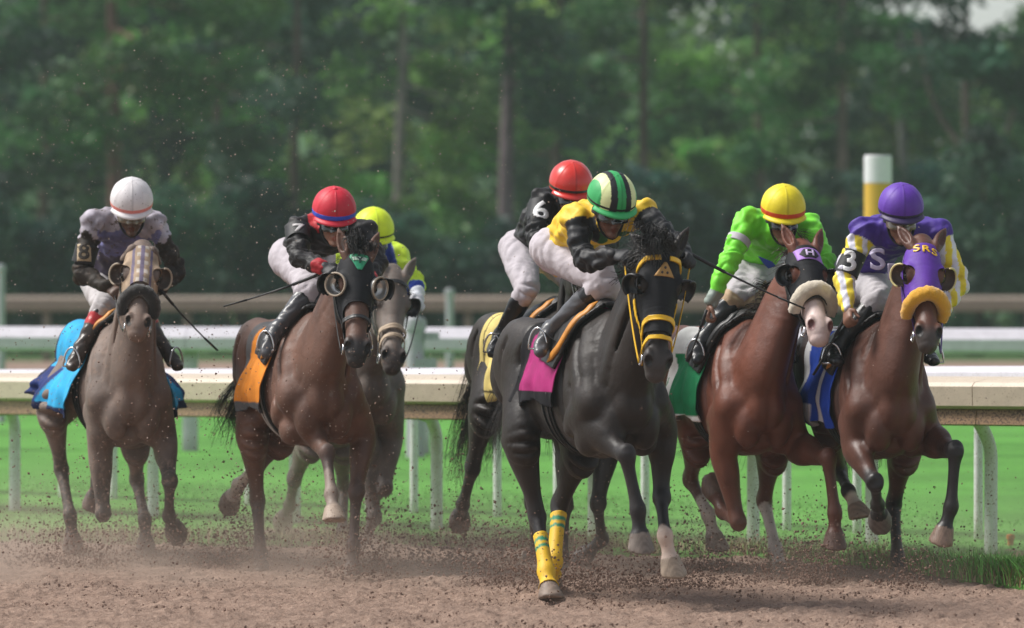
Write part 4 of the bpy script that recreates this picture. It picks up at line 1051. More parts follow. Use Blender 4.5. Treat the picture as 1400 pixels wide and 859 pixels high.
    mk('visor', HWh(VV), np.stack([i * n + j, i * n + j + 1, (i + 1) * n + j + 1, (i + 1) * n + j], 1), None, hm, hel, cols=vc, solid=.007)
    if 'band' in hc:
        o_, w_ = hc.get('band_z', .022), hc.get('band_w', .026)
        Vb = (V - A(-.006, 0, .045)) * 1.025 + A(-.006, 0, .045)
        bv, bt = clip(Vb, T, lambda v: v[:, 2] - rimz(v) - o_ + w_ / 2, lambda v: o_ + w_ / 2 - v[:, 2] + rimz(v))
        mk('helmet_band', HWh(bv), None, bt, hm, hel, cols=np.tile(np.array(lin(hc['band'])), (len(bv), 1)), solid=.006)
    bu, bq = dome(.016, .016, .011, math.pi * .6, 12, 6); mk('helmet_button', HWh(bu * hc.get('button', .6) + A(-.006, 0, .178)), bq, None, hm, hel, cols=np.tile(hc['col'](A([.0, .0, .14]))[0], (len(bu), 1)))
    gg = mk('goggles', HWj(GOG[0]), None, GOG[1], c.get('gog', M_GOG), root, solid=.005)
    mk('goggle_strap', HWj(STRAP[0]), None, STRAP[1], M_STRAPB, gg, solid=.004)
    # chin strap
    th = np.linspace(-1, 1, 15); P = np.stack([.01 + .065 * (1 - np.abs(th)), .078 * np.sin(th * 1.5), -.005 - .128 * np.cos(th * 1.5) ** .9], 1)
    v, f, t = ring_tube(P, np.stack([np.full(15, .003), np.full(15, .009)], 1), 6); mk('chin_strap', HWj(v), f, t, M_STRAPB, hel)
    return out

def stirrups(H, J):
    for y, s in ((-1, 'R'), (1, 'L')):
        Kn, An, To = J['legs'][s][1:]; d = nrm(To - An); ball = An + .105 * d + nrm(An - Kn) * .055
        lat = nrm(np.cross(d, A(0, 0, 1))); up = A(0, 0, 1)
        a = np.linspace(0, math.pi, 13); P = ball + np.outer(np.cos(a), lat) * .058 + np.outer(np.sin(a), up) * .115
        P = np.vstack([P, P[:1]]); v, f, t = ring_tube(P, .006, 6); st = mk('stirrup', v, f, t, M_METAL, H['root'])
        top = ball + .115 * up; hook = A(-.12, y * .20, 1.42 + H['dz'])
        v, f, t = ring_tube(np.linspace(top, hook, 6), np.stack([np.full(6, .003), np.full(6, .012)], 1), 6); mk('stirrup_leather', v, f, t, M_LEATHER_BLACK, st)
def whip(g, a, b, label, mat=None, r=.006, handle=.3):
    A_, B_ = g.at(*a), g.at(*b); O = A_; w = empty('whip', g.M @ Matrix.Translation(Vector(O))); tag(w, label, 'whip', 'whips held by the jockeys')
    t = np.linspace(0, 1, 10); P = np.outer(t, B_ - A_); P[:, 2] -= .012 * np.sin(t * math.pi)
    k = max(2, int(handle * 10)); m = mat or M_LEATHER_BLACK
    v, f, tt = ring_tube(P[:k + 1], .0095, 8); mk('handle', v, f, tt, M_BLACKC, w)
    v, f, tt = ring_tube(P[k:-2], np.linspace(.0065, .0045, 8 - k), 8); mk('shaft', v, f, tt, m, w)
    v, f, tt = ring_tube(P[-3:], np.array([(.006, .011), (.005, .016), (.005, .014)]), 8); mk('flap', v, f, tt, M_BLACKC, w)
    return w
# ------------------------------------------------------------------ riders and tack, one by one
L3 = lambda h: np.array(lin(h))
def const(h): return lambda i: np.tile(L3(h), (len(i['V']), 1))
def sil(i, base): return np.tile(L3(base), (len(i['V']), 1))
def setm(c, m, h): c[m] = L3(h); return c
def boot_plain(h='#1a1919', top=None, band=None, bt=(.0, .0)):
    def fn(u, V, y):
        c = np.tile(L3(h), (len(u), 1))
        if top: c[u < top[1]] = L3(top[0])
        if band: c[(u > bt[0]) & (u < bt[1])] = L3(band)
        return c
    return fn
def solid_helm(h, **kw): return dict(col=lambda v: np.tile(L3(h), (len(v), 1)), **kw)
def s1(i):
    V = i['V']; nz = .03 * vnoise(V, 7, 51) + .012 * vnoise(V, 21, 52)
    c = sil(i, '#a9a3ad'); c = setm(c, (i['dt'] < .22) & (i['hd'][:, 2] + nz < -.12) & (i['n'][:, 0] > .1), '#6d6d96')
    c = setm(c, (i['n'][:, 0] > .2) & (V[:, 2] + nz < i['Nb'][2] - .20) & (i['nr'] > .09), '#4c4656'); c = setm(c, (i['nr'] < .10) & (i['s'] + nz > .11), '#2f2823')
    return c * (1 + .22 * vnoise(V, 5, 53))[:, None]
def s2(i):
    c = sil(i, '#1d1a1c'); c = setm(c, (i['nr'] < .07) & (i['s'] > .46), '#a8222c'); c = setm(c, np.linalg.norm(i['V'] - i['Nb'] - A(-.04, -.03, .05), axis=1) < .105, '#c1272f'); return c
def s7(i):
    c = sil(i, '#c9e63a'); c = setm(c, (np.abs(np.abs(i['y']) - .085) < .035) & (i['nr'] > .05), '#2a3f9c'); c = setm(c, (i['nr'] < .08) & (i['s'] > .36) & (i['s'] < .46), '#2c49ad'); c = setm(c, (i['nr'] < .08) & (i['s'] > .46), '#dcdfe6'); return c
def s3(i): c = sil(i, '#171619'); c = setm(c, (i['nr'] < .07) & (i['s'] > .47), '#b3222a'); return c
def s4(i):
    c = sil(i, '#e3bb2c'); c = setm(c, (i['n'][:, 0] > .35) & (i['dt'] < .24) & (i['hd'][:, 2] < -.11) & (i['nr'] > .055), '#1f5a30')
    c = setm(c, (i['nr'] < .11) & (i['s'] > .045), '#1c1b1f'); return c
def s5(i):
    c = sil(i, '#7ae03a'); c = setm(c, (i['nr'] < .07) & (i['s'] > .475), '#8e9a92'); return c
def s6(i):
    c = sil(i, '#49318f'); a = (i['nr'] < .115) & (i['s'] > .045); st = np.sin((i['s'] + .25 * i['V'][:, 1]) * 2 * math.pi / .095) > 0
    st2 = np.sin(i['V'][:, 1] * 2 * math.pi / .075 + 1.2 * i['V'][:, 2]) > -.1
    c = setm(c, a & st2, '#e6cf3e'); c = setm(c, a & ~st2, '#d8d6e2'); return c
def helm4(v):
    aa = np.abs(v[:, 1]) * (1 + .25 * np.clip(v[:, 2] / .13, 0, 1) ** 3); c = np.tile(L3('#35a35c'), (len(v), 1))
    c[(aa > .024) & (aa < .058)] = L3('#1c1a22'); c[(aa >= .058) & (aa < .098)] = L3('#dfe6a8'); return c
def breech_band(V, c, legs):
    for s in 'RL':
        Kn, An = legs[s][1], legs[s][2]; u = (V - Kn) @ nrm(An - Kn); m = (u > .0) & (np.linalg.norm(V - Kn, axis=1) < .16); c[m] = L3('#b59c82')
    return c
M_GLOVE_B = plain('black_glove', (.014, .014, .018), rough=.6, bumpd=.002); M_GLOVE_W = plain('white_glove', (.55, .55, .58), rough=.7)
M_MUDPATCH = plain('muddy_beige_patch', '#b3a083', rough=.7, dirt=.35, dscale=60); M_DKNUM = plain('dark_number', (.05, .042, .036), rough=.7)
M_GREYNUM = plain('grey_white_number', '#b9b6b6', rough=.7)
JOCKEYS = dict(
 h1=dict(label='person in mud-spattered lavender and brown silks wearing a white helmet with pink band', helmet=(180, 274, .30), shR=(127, 306, .14), shL=(211, 308, .14), elR=(111, 374, 1), haR=(148, 392, 1), elL=(241, 368, 1), haL=(214, 398, 1),
   knR=(142, 418, .0), knL=(225, 424, .0), anR=(112, 474), toR=(101, 496), anL=(233, 470), toL=(247, 498), silks=s1, jmat=M_SILK_MUD, breech='#bab5b6', skin=(.10, .055, .038), pitch=20,
   boot=boot_plain('#3d332e', ('#1f1517', .26), '#b3262a', (.26, .52)), helm=solid_helm('#d9d4d6', band='#d9837c', band_z=.016, visor='#d9d4d6', mat=M_HELM_MUD), gog=M_GOGC,
   bands=[dict(arm='R', t=.62, h=.115, text='8', size=.13, patch=M_MUDPATCH, pw=.085, ph=.105, tmat=M_DKNUM, face=(1, -.3, .2))]),
 h2=dict(label='person in black silks with red cuffs wearing a red helmet with blue band', helmet=(457, 287, .28), shR=(408, 314, .10), shL=(497, 318, .16), elR=(408, 352, 1), haR=(444, 366, 1), elL=(515, 362, 1), haL=(503, 384, 1),
   knR=(428, 394, .03), knL=(506, 402, .03), anR=(378, 452), toR=(366, 480), anL=(515, 458), toL=(522, 484), silks=s2, skin=(.34, .18, .125), glove=M_GLOVE_B, pelvis=(413, 352, -.42),
   boot=boot_plain('#4a4a4e', ('#161418', .30)), helm=solid_helm('#c72338', band='#3552c4', band_z=.022, visor='#c72338', button=1.0),
   bands=[dict(arm='R', t=.26, h=.11, text='7', size=.12, wide=1.2, tmat=M_GREYNUM, mat=M_BLACKC, face=(1, -.3, .7))]),
 h7=dict(label='person in lime and blue silks wearing a lime yellow helmet', helmet=(511, 313, .28), shR=(480, 338, .14), shL=(541, 350, .14), elL=(566, 386, 1), haL=(572, 408, 1), elR=(484, 385, 1), haR=(512, 402, 1),
   knR=(492, 420, .0), knL=(560, 428, .0), anR=(470, 470), toR=(462, 492), anL=(572, 476), toL=(578, 498), silks=s7, skin=(.35, .2, .14), glove=M_GLOVE_W, boot=boot_plain(), helm=solid_helm('#d6ea2f', band='#23281a', band_z=.020, band_w=.012, visor='#d6ea2f')),
 h3=dict(label='person in black silks with white armband number six wearing a plain red helmet', helmet=(781, 251, .26), shR=(741, 276, .10), shL=(815, 282, .14), elR=(733, 326, 1), haR=(768, 344, 1), elL=(832, 335, 1), haL=(806, 352, 1),
   knR=(720, 396, -.04), knL=(800, 402, -.04), anR=(686, 456), toR=(676, 478), anL=(802, 460), toL=(806, 484), silks=s3, skin=(.3, .16, .11), glove=M_GLOVE_B, pelvis=(728, 340, -.44),
   boot=boot_plain('#17161a'), helm=solid_helm('#cf3026', mat=M_HELM_GL, band='#221a1a', band_z=.022, band_w=.016, visor='#d0342c'),
   bands=[dict(arm='R', t=.36, h=.145, text='6', size=.17, wide=1.2, face=(1, -.25, .3), mat=M_BLACKC)]),
 h4=dict(label='person in yellow and black silks wearing a green and black striped helmet', helmet=(837, 270, .30), shR=(788, 298, .10), shL=(878, 292, .18), elR=(799, 356, 1), haR=(842, 349, 1), elL=(917, 328, 1), haL=(938, 347, 1),
   knR=(824, 386, .06), knL=(905, 396, .05), anR=(754, 450), toR=(739, 480), anL=(920, 450), toL=(930, 480), silks=s4, skin=(.16, .075, .05), glove=M_GLOVE_B, pelvis=(775, 340, -.42), pitch=20,
   boot=boot_plain('#4c4c50', ('#18161a', .34)), helm=dict(col=helm4, band='#16161a', band_z=.020, band_w=.012, visor='#3fae66'), turn=2),
 h5=dict(label='person in neon green silks wearing a yellow helmet with orange band', helmet=(1071, 284, .28), shR=(1022, 304, .10), shL=(1108, 312, .14), elR=(997, 356, 1), haR=(971, 418, 1), elL=(1128, 360, 1), haL=(1108, 386, 1),
   knR=(1006, 404, .0), knL=(1092, 410, .0), anR=(964, 462), toR=(955, 488), anL=(1106, 468), toL=(1112, 490), silks=s5, skin=(.20, .10, .065), breech='#b8b2b7', breech_fn=breech_band,
   boot=boot_plain('#1b1b1e'), helm=solid_helm('#e3d022', band='#d2491d', band_z=.022, visor='#e3d022', seam=1), pelvis=(1030, 360, -.42),
   bands=[dict(arm='R', t=.52, h=.045, mat=plain('pale_armband', '#b8b4ba', .7))],
   prints=[dict(at=(1048, 357, .25), poly=[(-.05, .03), (.035, -.005), (.055, -.03), (.01, -.045), (-.02, -.015)], mat=plain('blue_print', '#23408f', .6))]),
 h6=dict(label='person in purple silks with yellow striped sleeves wearing a purple helmet', helmet=(1232, 283, .30), shR=(1180, 318, .12), shL=(1282, 318, .14), elR=(1156, 378, 1), haR=(1158, 424, 1), elL=(1311, 384, 1), haL=(1292, 420, 1),
   knR=(1200, 408, .06), knL=(1290, 420, .0), anR=(1144, 476), toR=(1147, 502), anL=(1302, 480), toL=(1306, 504), silks=s6, skin=(.20, .095, .06), gog=M_GOGC, breech='#b6b2b6',
   boot=boot_plain('#141317'), helm=solid_helm('#5f35a3', band='#2c2240', band_z=.014, band_w=.018, visor='#3a2c55'),
   bands=[dict(arm='R', t=.72, h=.14, text='3', size=.165, wide=1.1, face=(1, -.3, .2))],
   prints=[dict(at=(1200, 356, .28), text='S', size=.17, wide=1.2, mat=plain('lilac_letter', '#b9b0c9', .7)), dict(at=(1223, 373, .28), text='R', size=.13, wide=1.2, mat=plain('lilac_letter_small', '#b9b0c9', .7))]),
)
JB = {}
for k_, c_ in JOCKEYS.items():
    JB[k_] = build_jockey(HB[k_], c_); stirrups(HB[k_], JB[k_])
    print('rider', k_, round(time.time() - T0, 1))
# ---- tack
def chk(v):
    s = (np.sin(v[:, 0] * 105) > .1) & (np.abs(v[:, 1]) < .05); w = np.sin(v[:, 1] * 120 + 1.57) > .2
    c = np.tile(L3('#a08b76'), (len(v), 1)); c[w & (np.abs(v[:, 1]) < .055)] = L3('#6d6478'); c[s & ~w & (np.abs(v[:, 1]) < .03)] = L3('#bdb3a8'); return c * (1 + .2 * vnoise(v, 12, 5))[:, None]
M_HOOD = attr_mat('hood_cloth', rough=.75, spec=.2, var=.2, nscale=20, bscale=200, bumpd=.0015, dirt=.3, dirtcol=(.17, .12, .09))
M_HOOD_K = plain('black_hood_cloth', (.010, .010, .013), rough=.7, bumpd=.002, bscale=250, var=.25, spec=.25)
M_HOOD_P = plain('purple_hood_cloth', '#5c2d9e', rough=.65, bumpd=.002, bscale=250, var=.12)
M_FLEECE_W = plain('cream_fleece', '#cfc3b0', rough=.95, bumpd=.012, bscale=160, var=.15, sheen=.5); M_FLEECE_Y = plain('yellow_fleece', '#e0a526', rough=.95, bumpd=.012, bscale=160, var=.12, sheen=.5)
M_FLEECE_K = plain('black_fleece', (.02, .017, .016), rough=.95, bumpd=.012, bscale=160, var=.3, sheen=.4, dirt=.25)
M_YEL = plain('yellow_strap', '#e6b61c', rough=.4, var=.06); M_CREAM = plain('cream_strap', '#b9a48c', rough=.7, dirt=.2); M_SILVER = plain('silver_cup', (.55, .54, .52), rough=.3, metal=.7, var=.25, dirt=.2)
M_RIM = plain('pale_cup_edge', '#a89a88', rough=.6); M_ORANGE = plain('orange_rein', '#c4622c', rough=.5); M_PURPLE = plain('purple_strap', '#4a2a80', rough=.55)
M_BROWNCUP = plain('brown_cup', (.07, .045, .035), rough=.6, dirt=.3); M_CUPK = plain('black_cup', (.012, .012, .014), rough=.35); M_CUPP = plain('pale_yellow_cup', '#d6c98f', rough=.5)

H = HB['h1']; b = bridle(H, M_LEATHER_BLACK); hd = hood(H, M_HOOD, tmax=.27, cols=chk)
for y in (-1, 1): cup(H, y, M_BROWNCUP, M_RIM, hd, r=.058)
fleece(H, M_FLEECE_K, .355, .034, 1.9, H['bridle'])
H = HB['h2']; b = bridle(H, M_LEATHER_BLACK, t_nose=.375); hd = hood(H, M_HOOD_K, tmax=.285, sl=1.1)
for y in (-1, 1): cup(H, y, M_SILVER, M_RIM, hd, r=.060, half=False, ang=(.45, .75), shift=(0, -.006, .01)); cup(H, y, M_CUPK, M_CUPK, hd, r=.066, depth=.06, rim=False, shift=(-.01, .022, -.012))
uv, tt = poly_mesh([(-.045, .045), (.045, .045), (.052, .03), (.012, -.05), (-.012, -.05), (-.052, .03)], 3); em = head_decal(H, uv, tt, .055, 0, plain('green_emblem', '#2f9e72', .5), hd, 'emblem', .005)
uv, tt = poly_mesh([(-.044, .026), (.044, .026), (.034, .004), (-.034, .004)], 3); head_decal(H, uv, tt, .055, 0, plain('pale_emblem_bar', '#c3dccb', .5), em, 'emblem_bar', .0075)
uv, tt = text_mesh('Y', .05); head_decal(H, uv, tt, .052, 0, plain('dark_emblem_mark', '#12343a', .5), em, 'emblem_mark', .010)
H = HB['h7']; b = bridle(H, M_LEATHER_BLACK, nose=True, t_nose=.36, nose_m=M_CREAM, nw=.026, brow=True); v, t = band(HV2, HT2, .42, .020, .7); tk(H, 'lower_noseband', v, t, M_CREAM, b, .006)
for y in (-1, 1): cup(H, y, M_CUPK, M_CUPK, b, r=.056, rim=False)
H = HB['h3']; b = bridle(H, M_LEATHER_BLACK, brow=True)
H = HB['h4']; b = bridle(H, M_LEATHER_BLACK, nose=False, t_nose=.37); hd = hood(H, M_HOOD_K, tmax=.40, sl=.4, eye_r=.040)
for y in (-1, 1): cup(H, y, M_CUPK, M_CUPK, hd, r=.062, depth=.055)
v, t = band(HV2, HT2, .335, .024, .75, lambda v: v[:, 2] + .17); tk(H, 'noseband', v + A(0, 0, .002), t, M_YEL, b, .008)
v, t = band(HV2, HT2, .430, .020, .9, lambda v: v[:, 2] + .14); tk(H, 'lower_noseband', v, t, M_YEL, b, .008)
v, t = band(HV2, HT2, .045, .022, .5, lambda v: np.minimum(np.abs(v[:, 1]) - .022, v[:, 2] + .11)); tk(H, 'browband', v + A(0, 0, .004), t, M_YEL, b, .012)
line = lambda v: v[:, 2] + .118 + .05 * v[:, 0]
v, t = clip(HV2, HT2, lambda v: line(v) + .009, lambda v: .009 - line(v), lambda v: v[:, 0] - .22, lambda v: .5 - v[:, 0]); tk(H, 'cheek_strap', v * A(1, 1.03, 1), t, M_YEL, b, .008)
uv, tt = poly_mesh([(-.05, -.03), (.05, -.03), (.006, .04), (-.006, .04)], 3); em = head_decal(H, uv, tt, .105, 0, plain('gold_emblem', '#a8824a', .5, .3), hd, 'emblem', .006)
for q in ((-.014, -.012), (.012, -.012), (0, .012)):
    uv, tt = poly_mesh([(q[0] + .006 * math.cos(a), q[1] + .007 * math.sin(a)) for a in np.linspace(0, 6.28, 9)[:-1]], 1); head_decal(H, uv, tt, .105, 0, plain('dark_emblem_dot', (.03, .02, .015), .5), em, 'emblem_mark', .009)
H = HB['h5']; b = bridle(H, M_LEATHER_BLACK); hd = hood(H, M_HOOD_K, tmax=.27, eye_r=.047)
for y in (-1, 1): cup(H, y, M_CUPK, M_CUPK, hd, r=.056)
fleece(H, M_FLEECE_W, .325, .040, 1.75, b)
uv, tt = poly_mesh([(-.075, .042), (.075, .042), (.085, -.036), (-.065, -.036)], 4); em = head_decal(H, uv, tt, .075, 0, plain('lilac_patch', '#a679c9', .6), hd, 'hood_patch', .005)
uv, tt = poly_mesh([(-.054, 0), (-.03, .03), (.03, .03), (.054, 0), (.03, -.03), (-.03, -.03)], 3); em2 = head_decal(H, uv, tt, .073, 0, M_BLACKC, em, 'emblem', .008)
uv, tt = text_mesh('H', .055); head_decal(H, uv * A(1.3, 1), tt, .073, 0, plain('pale_lilac_letter', '#cdb9dc', .6), em2, 'letter', .011)
H = HB['h6']; b = bridle(H, M_PURPLE, nose=False); hd = hood(H, M_HOOD_P, tmax=.28, eye_r=.050)
for y in (-1, 1): cup(H, y, M_BROWNCUP, M_CUPP, hd, r=.060)
fleece(H, M_FLEECE_Y, .335, .038, 1.85, b)
for i_, ch_ in enumerate('SRS'):
    uv, tt = text_mesh(ch_, .058); head_decal(H, uv * A(1.25, 1), tt, .040 + .012 * i_ * .8, -.048 + .046 * i_, M_YEL, hd, 'letter', .006)
# reins
for k_, m in (('h1', M_LEATHER_BLACK), ('h2', M_LEATHER_BLACK), ('h7', M_LEATHER_BLACK), ('h3', M_LEATHER_BLACK), ('h4', M_YEL), ('h5', M_LEATHER_BLACK), ('h6', M_PURPLE)):
    for y, s in ((-1, 'R'), (1, 'L')):
        S, E, W = JB[k_]['arms'][s]
        if k_ in ('h5', 'h6') and s == 'R': continue
        rein(HB[k_], y, W + .07 * nrm(nrm(W - E) + .35 * A(.6, 0, -.5)) + A(0, 0, -.02), m, sag=.05 if k_ != 'h6' else .12)
# leg wraps of the dark leader
H = HB['h4']; WV, WT = H['bodyVT']
M_WRAP = attr_mat('leg_wrap', rough=.6, var=.08, bscale=120, bumpd=.002, dirt=.12)
for key in ('HR', 'HL'):
    s, d, l1, l2, l3 = H['limb'][key]; n_ = vnormals(WV, WT); sel = (d < .085) & (s > l1 + .02)
    tm = sel[WT].all(1); used, inv = np.unique(WT[tm], return_inverse=True); v = WV[used] + n_[used] * .0045; t = inv.reshape(-1, 3)
    sv = np.stack([s[used]] * 3, 1); packed = np.hstack([v, sv[:, :1]])
    ch = H['chain_' + key]; fs = lambda q: seg_param(q, ch)[0]
    v, t = clip(v, t, lambda q: fs(q) - l1 - (.12 if key == 'HR' else .06), lambda q: l3 - .012 - fs(q))
    sp = fs(v) - l1 - (.055 if key == 'HR' else -.01); cw = np.tile(L3('#dfb322'), (len(v), 1)); cw[((sp > .10) & (sp < .122)) | ((sp > .145) & (sp < .167))] = L3('#2f8a66')
    mk('leg_wrap', v, None, t, M_WRAP, H['root'], cols=cw, solid=.006)
# whips
whip(HB['h1']['rig'], (219, 396, .52), (297, 479, .30), 'black whip pointing down beside the dusty grey-brown horse', handle=.2)
whip(HB['h2']['rig'], (447, 371, .50), (306, 419, .30), 'black whip slanting down across the black-clad rider\'s white breeches', handle=.3)
whip(HB['h4']['rig'], (936, 343, .62), (1100, 422, .75), 'black whip reaching across in front of the neon green rider', handle=.3)
whip(HB['h5']['rig'], (966, 424, .30), (940, 494, .18), 'short black whip hanging from the neon green rider\'s bare hand', handle=.3)
whip(HB['h6']['rig'], (1166, 412, .25), (1112, 513, .10), 'thin black whip hanging from the purple rider\'s hand', handle=.4)
print('tack', round(time.time() - T0, 1))
# ------------------------------------------------------------------ the place: ground, turf, rails, trees
def gpt(px, py, z=0.0):
    """ground point seen at a photo pixel"""
    D = FPX * (CAMZ - z) / (py - HORIZON); return A((px - 700) / FPX * D, D, z)
def at_d(px, D): return A((px - 700) / FPX * D, D, 0)
def grid_noise(nx, ny, cell, seed):
    r = np.random.default_rng(seed); gx, gy = int(nx / cell) + 3, int(ny / cell) + 3; G = r.random((gx, gy))
    x = np.arange(nx) / cell; y = np.arange(ny) / cell; ix, iy = x.astype(int), y.astype(int); fx, fy = (x - ix)[:, None], (y - iy)[None, :]
    fx, fy = fx * fx * (3 - 2 * fx), fy * fy * (3 - 2 * fy)
    g = lambda a, b: G[np.ix_(ix + a, iy + b)]
    return (g(0, 0) * (1 - fx) + g(1, 0) * fx) * (1 - fy) + (g(0, 1) * (1 - fx) + g(1, 1) * fx) * fy
def sheet(xs, ys, Z):
    X, Y = np.meshgrid(xs, ys, indexing='ij'); V = np.stack([X, Y, Z], -1).reshape(-1, 3); n, m = len(xs), len(ys)
    i, j = np.meshgrid(np.arange(n - 1), np.arange(m - 1), indexing='ij'); i, j = i.ravel(), j.ravel()
    return V, np.stack([i * m + j, (i + 1) * m + j, (i + 1) * m + j + 1, i * m + j + 1], 1)
# dirt
def dirt_mat(name, c0, c1, scale):
    m, nt, b = newmat(name); n = noise_node(nt, scale, 8, .65); n2 = noise_node(nt, scale * .12, 3)
    r = ramp(nt, n.outputs[0], [(.32, c0), (.68, c1)]); r2 = ramp(nt, n2.outputs[0], [(.35, .82), (.65, 1.12)])
    out = mixc(nt, 1.0, r.outputs[0], r2.outputs[0], 'MULTIPLY'); nt.links.new(out, b.inputs['Base Color'])
    b.inputs['Roughness'].default_value = .95; b.inputs['Specular IOR Level'].default_value = .15
    bump(nt, b, n.outputs[0], .9, .03); return m
M_DIRT = dirt_mat('track_dirt', (.235, .155, .118), (.375, .265, .208), 40)
M_CLOD = plain('dirt_clod', (.185, .122, .096), rough=.95, var=.35, nscale=9, spec=.1)
M_CHIP = plain('pale_dirt_chip', (.40, .32, .27), rough=.95, var=.3, spec=.1)
def grass_mat(name, a, b_, c, scale):
    m, nt, b = newmat(name); n = noise_node(nt, scale, 6, .6); n2 = noise_node(nt, .35, 4, .6)
    r = ramp(nt, n.outputs[0], [(.30, a), (.55, b_), (.75, c)]); r2 = ramp(nt, n2.outputs[0], [(.36, .80), (.64, 1.18)])
    out = mixc(nt, 1.0, r.outputs[0], r2.outputs[0], 'MULTIPLY'); nt.links.new(out, b.inputs['Base Color'])
    b.inputs['Roughness'].default_value = .85; b.inputs['Specular IOR Level'].default_value = .2
    bump(nt, b, n.outputs[0], .8, .04); return m
M_TURF = grass_mat('mown_turf', (.072, .225, .034), (.092, .275, .042), (.125, .335, .062), 14)
M_FIELD = grass_mat('field_grass', (.035, .075, .022), (.05, .10, .03), (.07, .13, .04), 6)

V, F = sheet(np.linspace(-700, 700, 29), np.linspace(-300, 1500, 37), np.full((29, 37), -.06))
tag(mk('ground', V, F, None, M_FIELD), 'dark grassy ground reaching to the trees', 'ground', kind='structure')
# the dirt track: fine, clumpy relief where the photograph shows it, coarse sheet around it
xs = np.arange(-5.2, 6.2, .020); ys = np.arange(27.0, 38.6, .022); nx, ny = len(xs), len(ys)
cl = np.clip(grid_noise(nx, ny, 1.6, 1) - .45, 0, 1) * .034 + np.clip(grid_noise(nx, ny, 3.2, 2) - .45, 0, 1) * .034 + np.clip(grid_noise(nx, ny, 7, 6) - .5, 0, 1) * .024 + (grid_noise(nx, ny, 20, 3) - .5) * .030 + (grid_noise(nx, ny, 75, 4) - .5) * .03
HOOF = [HB[k]['rig'].O + HB[k]['chain_' + l][4] @ HB[k]['rig'].R for k in HB for l in ('FR', 'FL', 'HR', 'HL')]
HOOFL = [p for p in HOOF if p[2] < .14]
X, Y = np.meshgrid(xs, ys, indexing='ij')
for p in HOOFL:                                                           # scrapes and heaps where hooves strike
    d = np.hypot(X - p[0], (Y - p[1] - .12) * .8); cl += .05 * np.exp(-(d / .16) ** 2) * (.5 + grid_noise(nx, ny, 3, int(abs(p[0]) * 100))) - .03 * np.exp(-(np.hypot(X - p[0], Y - p[1] + .1) / .10) ** 2)
edge = np.minimum.reduce([X - xs[0], xs[-1] - X, Y - ys[0], ys[-1] - Y]); cl = (cl - .014) * np.clip(edge / .5, 0, 1)
V, F = sheet(xs, ys, cl)
tk_ = mk('dirt_track', V, F, None, M_DIRT); tag(tk_, 'loose reddish brown dirt race track', 'track', kind='structure')
parts = []
for (x0, x1, y0, y1) in ((-60, xs[0], 2, 60), (xs[-1], 60, 2, 60), (xs[0], xs[-1], 2, ys[0])):
    v, f = sheet(np.linspace(x0, x1, 5), np.linspace(y0, y1, 5), np.full((5, 5), -.004)); parts.append((v, f, None))
V, F, _ = join(parts); tag(mk('dirt_track_margin', V, F, None, M_DIRT), 'dirt race track beyond the horses', 'track', kind='structure')
# turf with a ragged near edge
ed = [gpt(-900, 734), gpt(-300, 738), gpt(0, 742), gpt(300, 746), gpt(600, 750), gpt(850, 756), gpt(1000, 762), gpt(1120, 770), gpt(1220, 781), gpt(1300, 792), gpt(1400, 806), gpt(1500, 822)]
ex, ey = np.array([p[0] for p in ed]), np.array([p[1] for p in ed])
edge_y = lambda x: np.interp(x, ex, ey) + .10 * np.sin(x * 5.1) + .06 * np.sin(x * 13.3 + 1)
tx = np.linspace(-40, 40, 321); tv = np.linspace(0, 1, 60) ** 2.2; Y0 = edge_y(tx); V = []
TY = Y0[:, None] + (88.0 - Y0[:, None]) * tv[None, :]
Z = .022 + .012 * np.sin(TY * 1.3 + tx[:, None]) ; Z[:, 0] = -.03
V = np.stack([np.repeat(tx[:, None], 60, 1), TY, Z], -1).reshape(-1, 3); i, j = np.meshgrid(np.arange(320), np.arange(59), indexing='ij'); i, j = i.ravel(), j.ravel()
tag(mk('turf_course', V, np.stack([i * 60 + j, (i + 1) * 60 + j, (i + 1) * 60 + j + 1, i * 60 + j + 1], 1), None, M_TURF), 'bright green mown turf behind the rail', 'turf', kind='structure')
V, F = sheet(np.linspace(-60, 60, 9), np.linspace(88.0, 99.0, 5), np.full((9, 5), -.02))
tag(mk('far_track', V, F, None, dirt_mat('far_track_dirt', (.20, .14, .11), (.30, .21, .17), 6)), 'brown dirt strip far across the turf', 'track', kind='structure')
# grass blades
def blades(P, h, w, lean, seed):
    r = np.random.default_rng(seed); n = len(P); a = r.uniform(0, 6.28, n); d = np.stack([np.cos(a), np.sin(a), 0 * a], 1); s = np.stack([-np.sin(a), np.cos(a), 0 * a], 1)
    h = h * r.uniform(.5, 1.25, n); w = w * r.uniform(.6, 1.4, n); le = lean * r.uniform(.1, 1.2, n)
    up = np.zeros((n, 3)); up[:, 2] = h
    v0, v1 = P - s * w[:, None], P + s * w[:, None]; m = P + up * .55 + d * (le * h * .3)[:, None]
    v2, v3 = m - s * (w * .75)[:, None], m + s * (w * .75)[:, None]; v4 = P + up + d * (le * h)[:, None]
    V = np.stack([v0, v1, v3, v2, v4], 1).reshape(-1, 3); b = np.arange(n) * 5
    return V, np.stack([b, b + 1, b + 2, b + 3], 1), np.stack([b + 3, b + 2, b + 4], 1)
r = np.random.default_rng(5)
def scatter(n, off0, off1, x0, x1, power=1.0):
    x = r.uniform(x0, x1, n); y = edge_y(x) + off0 + (off1 - off0) * r.random(n) ** power
    return np.stack([x, y, np.full(n, .01)], 1)
M_BL = attr_mat('grass_blade', rough=.6, spec=.3, var=.2, nscale=3, bscale=50, bumpd=0.0)
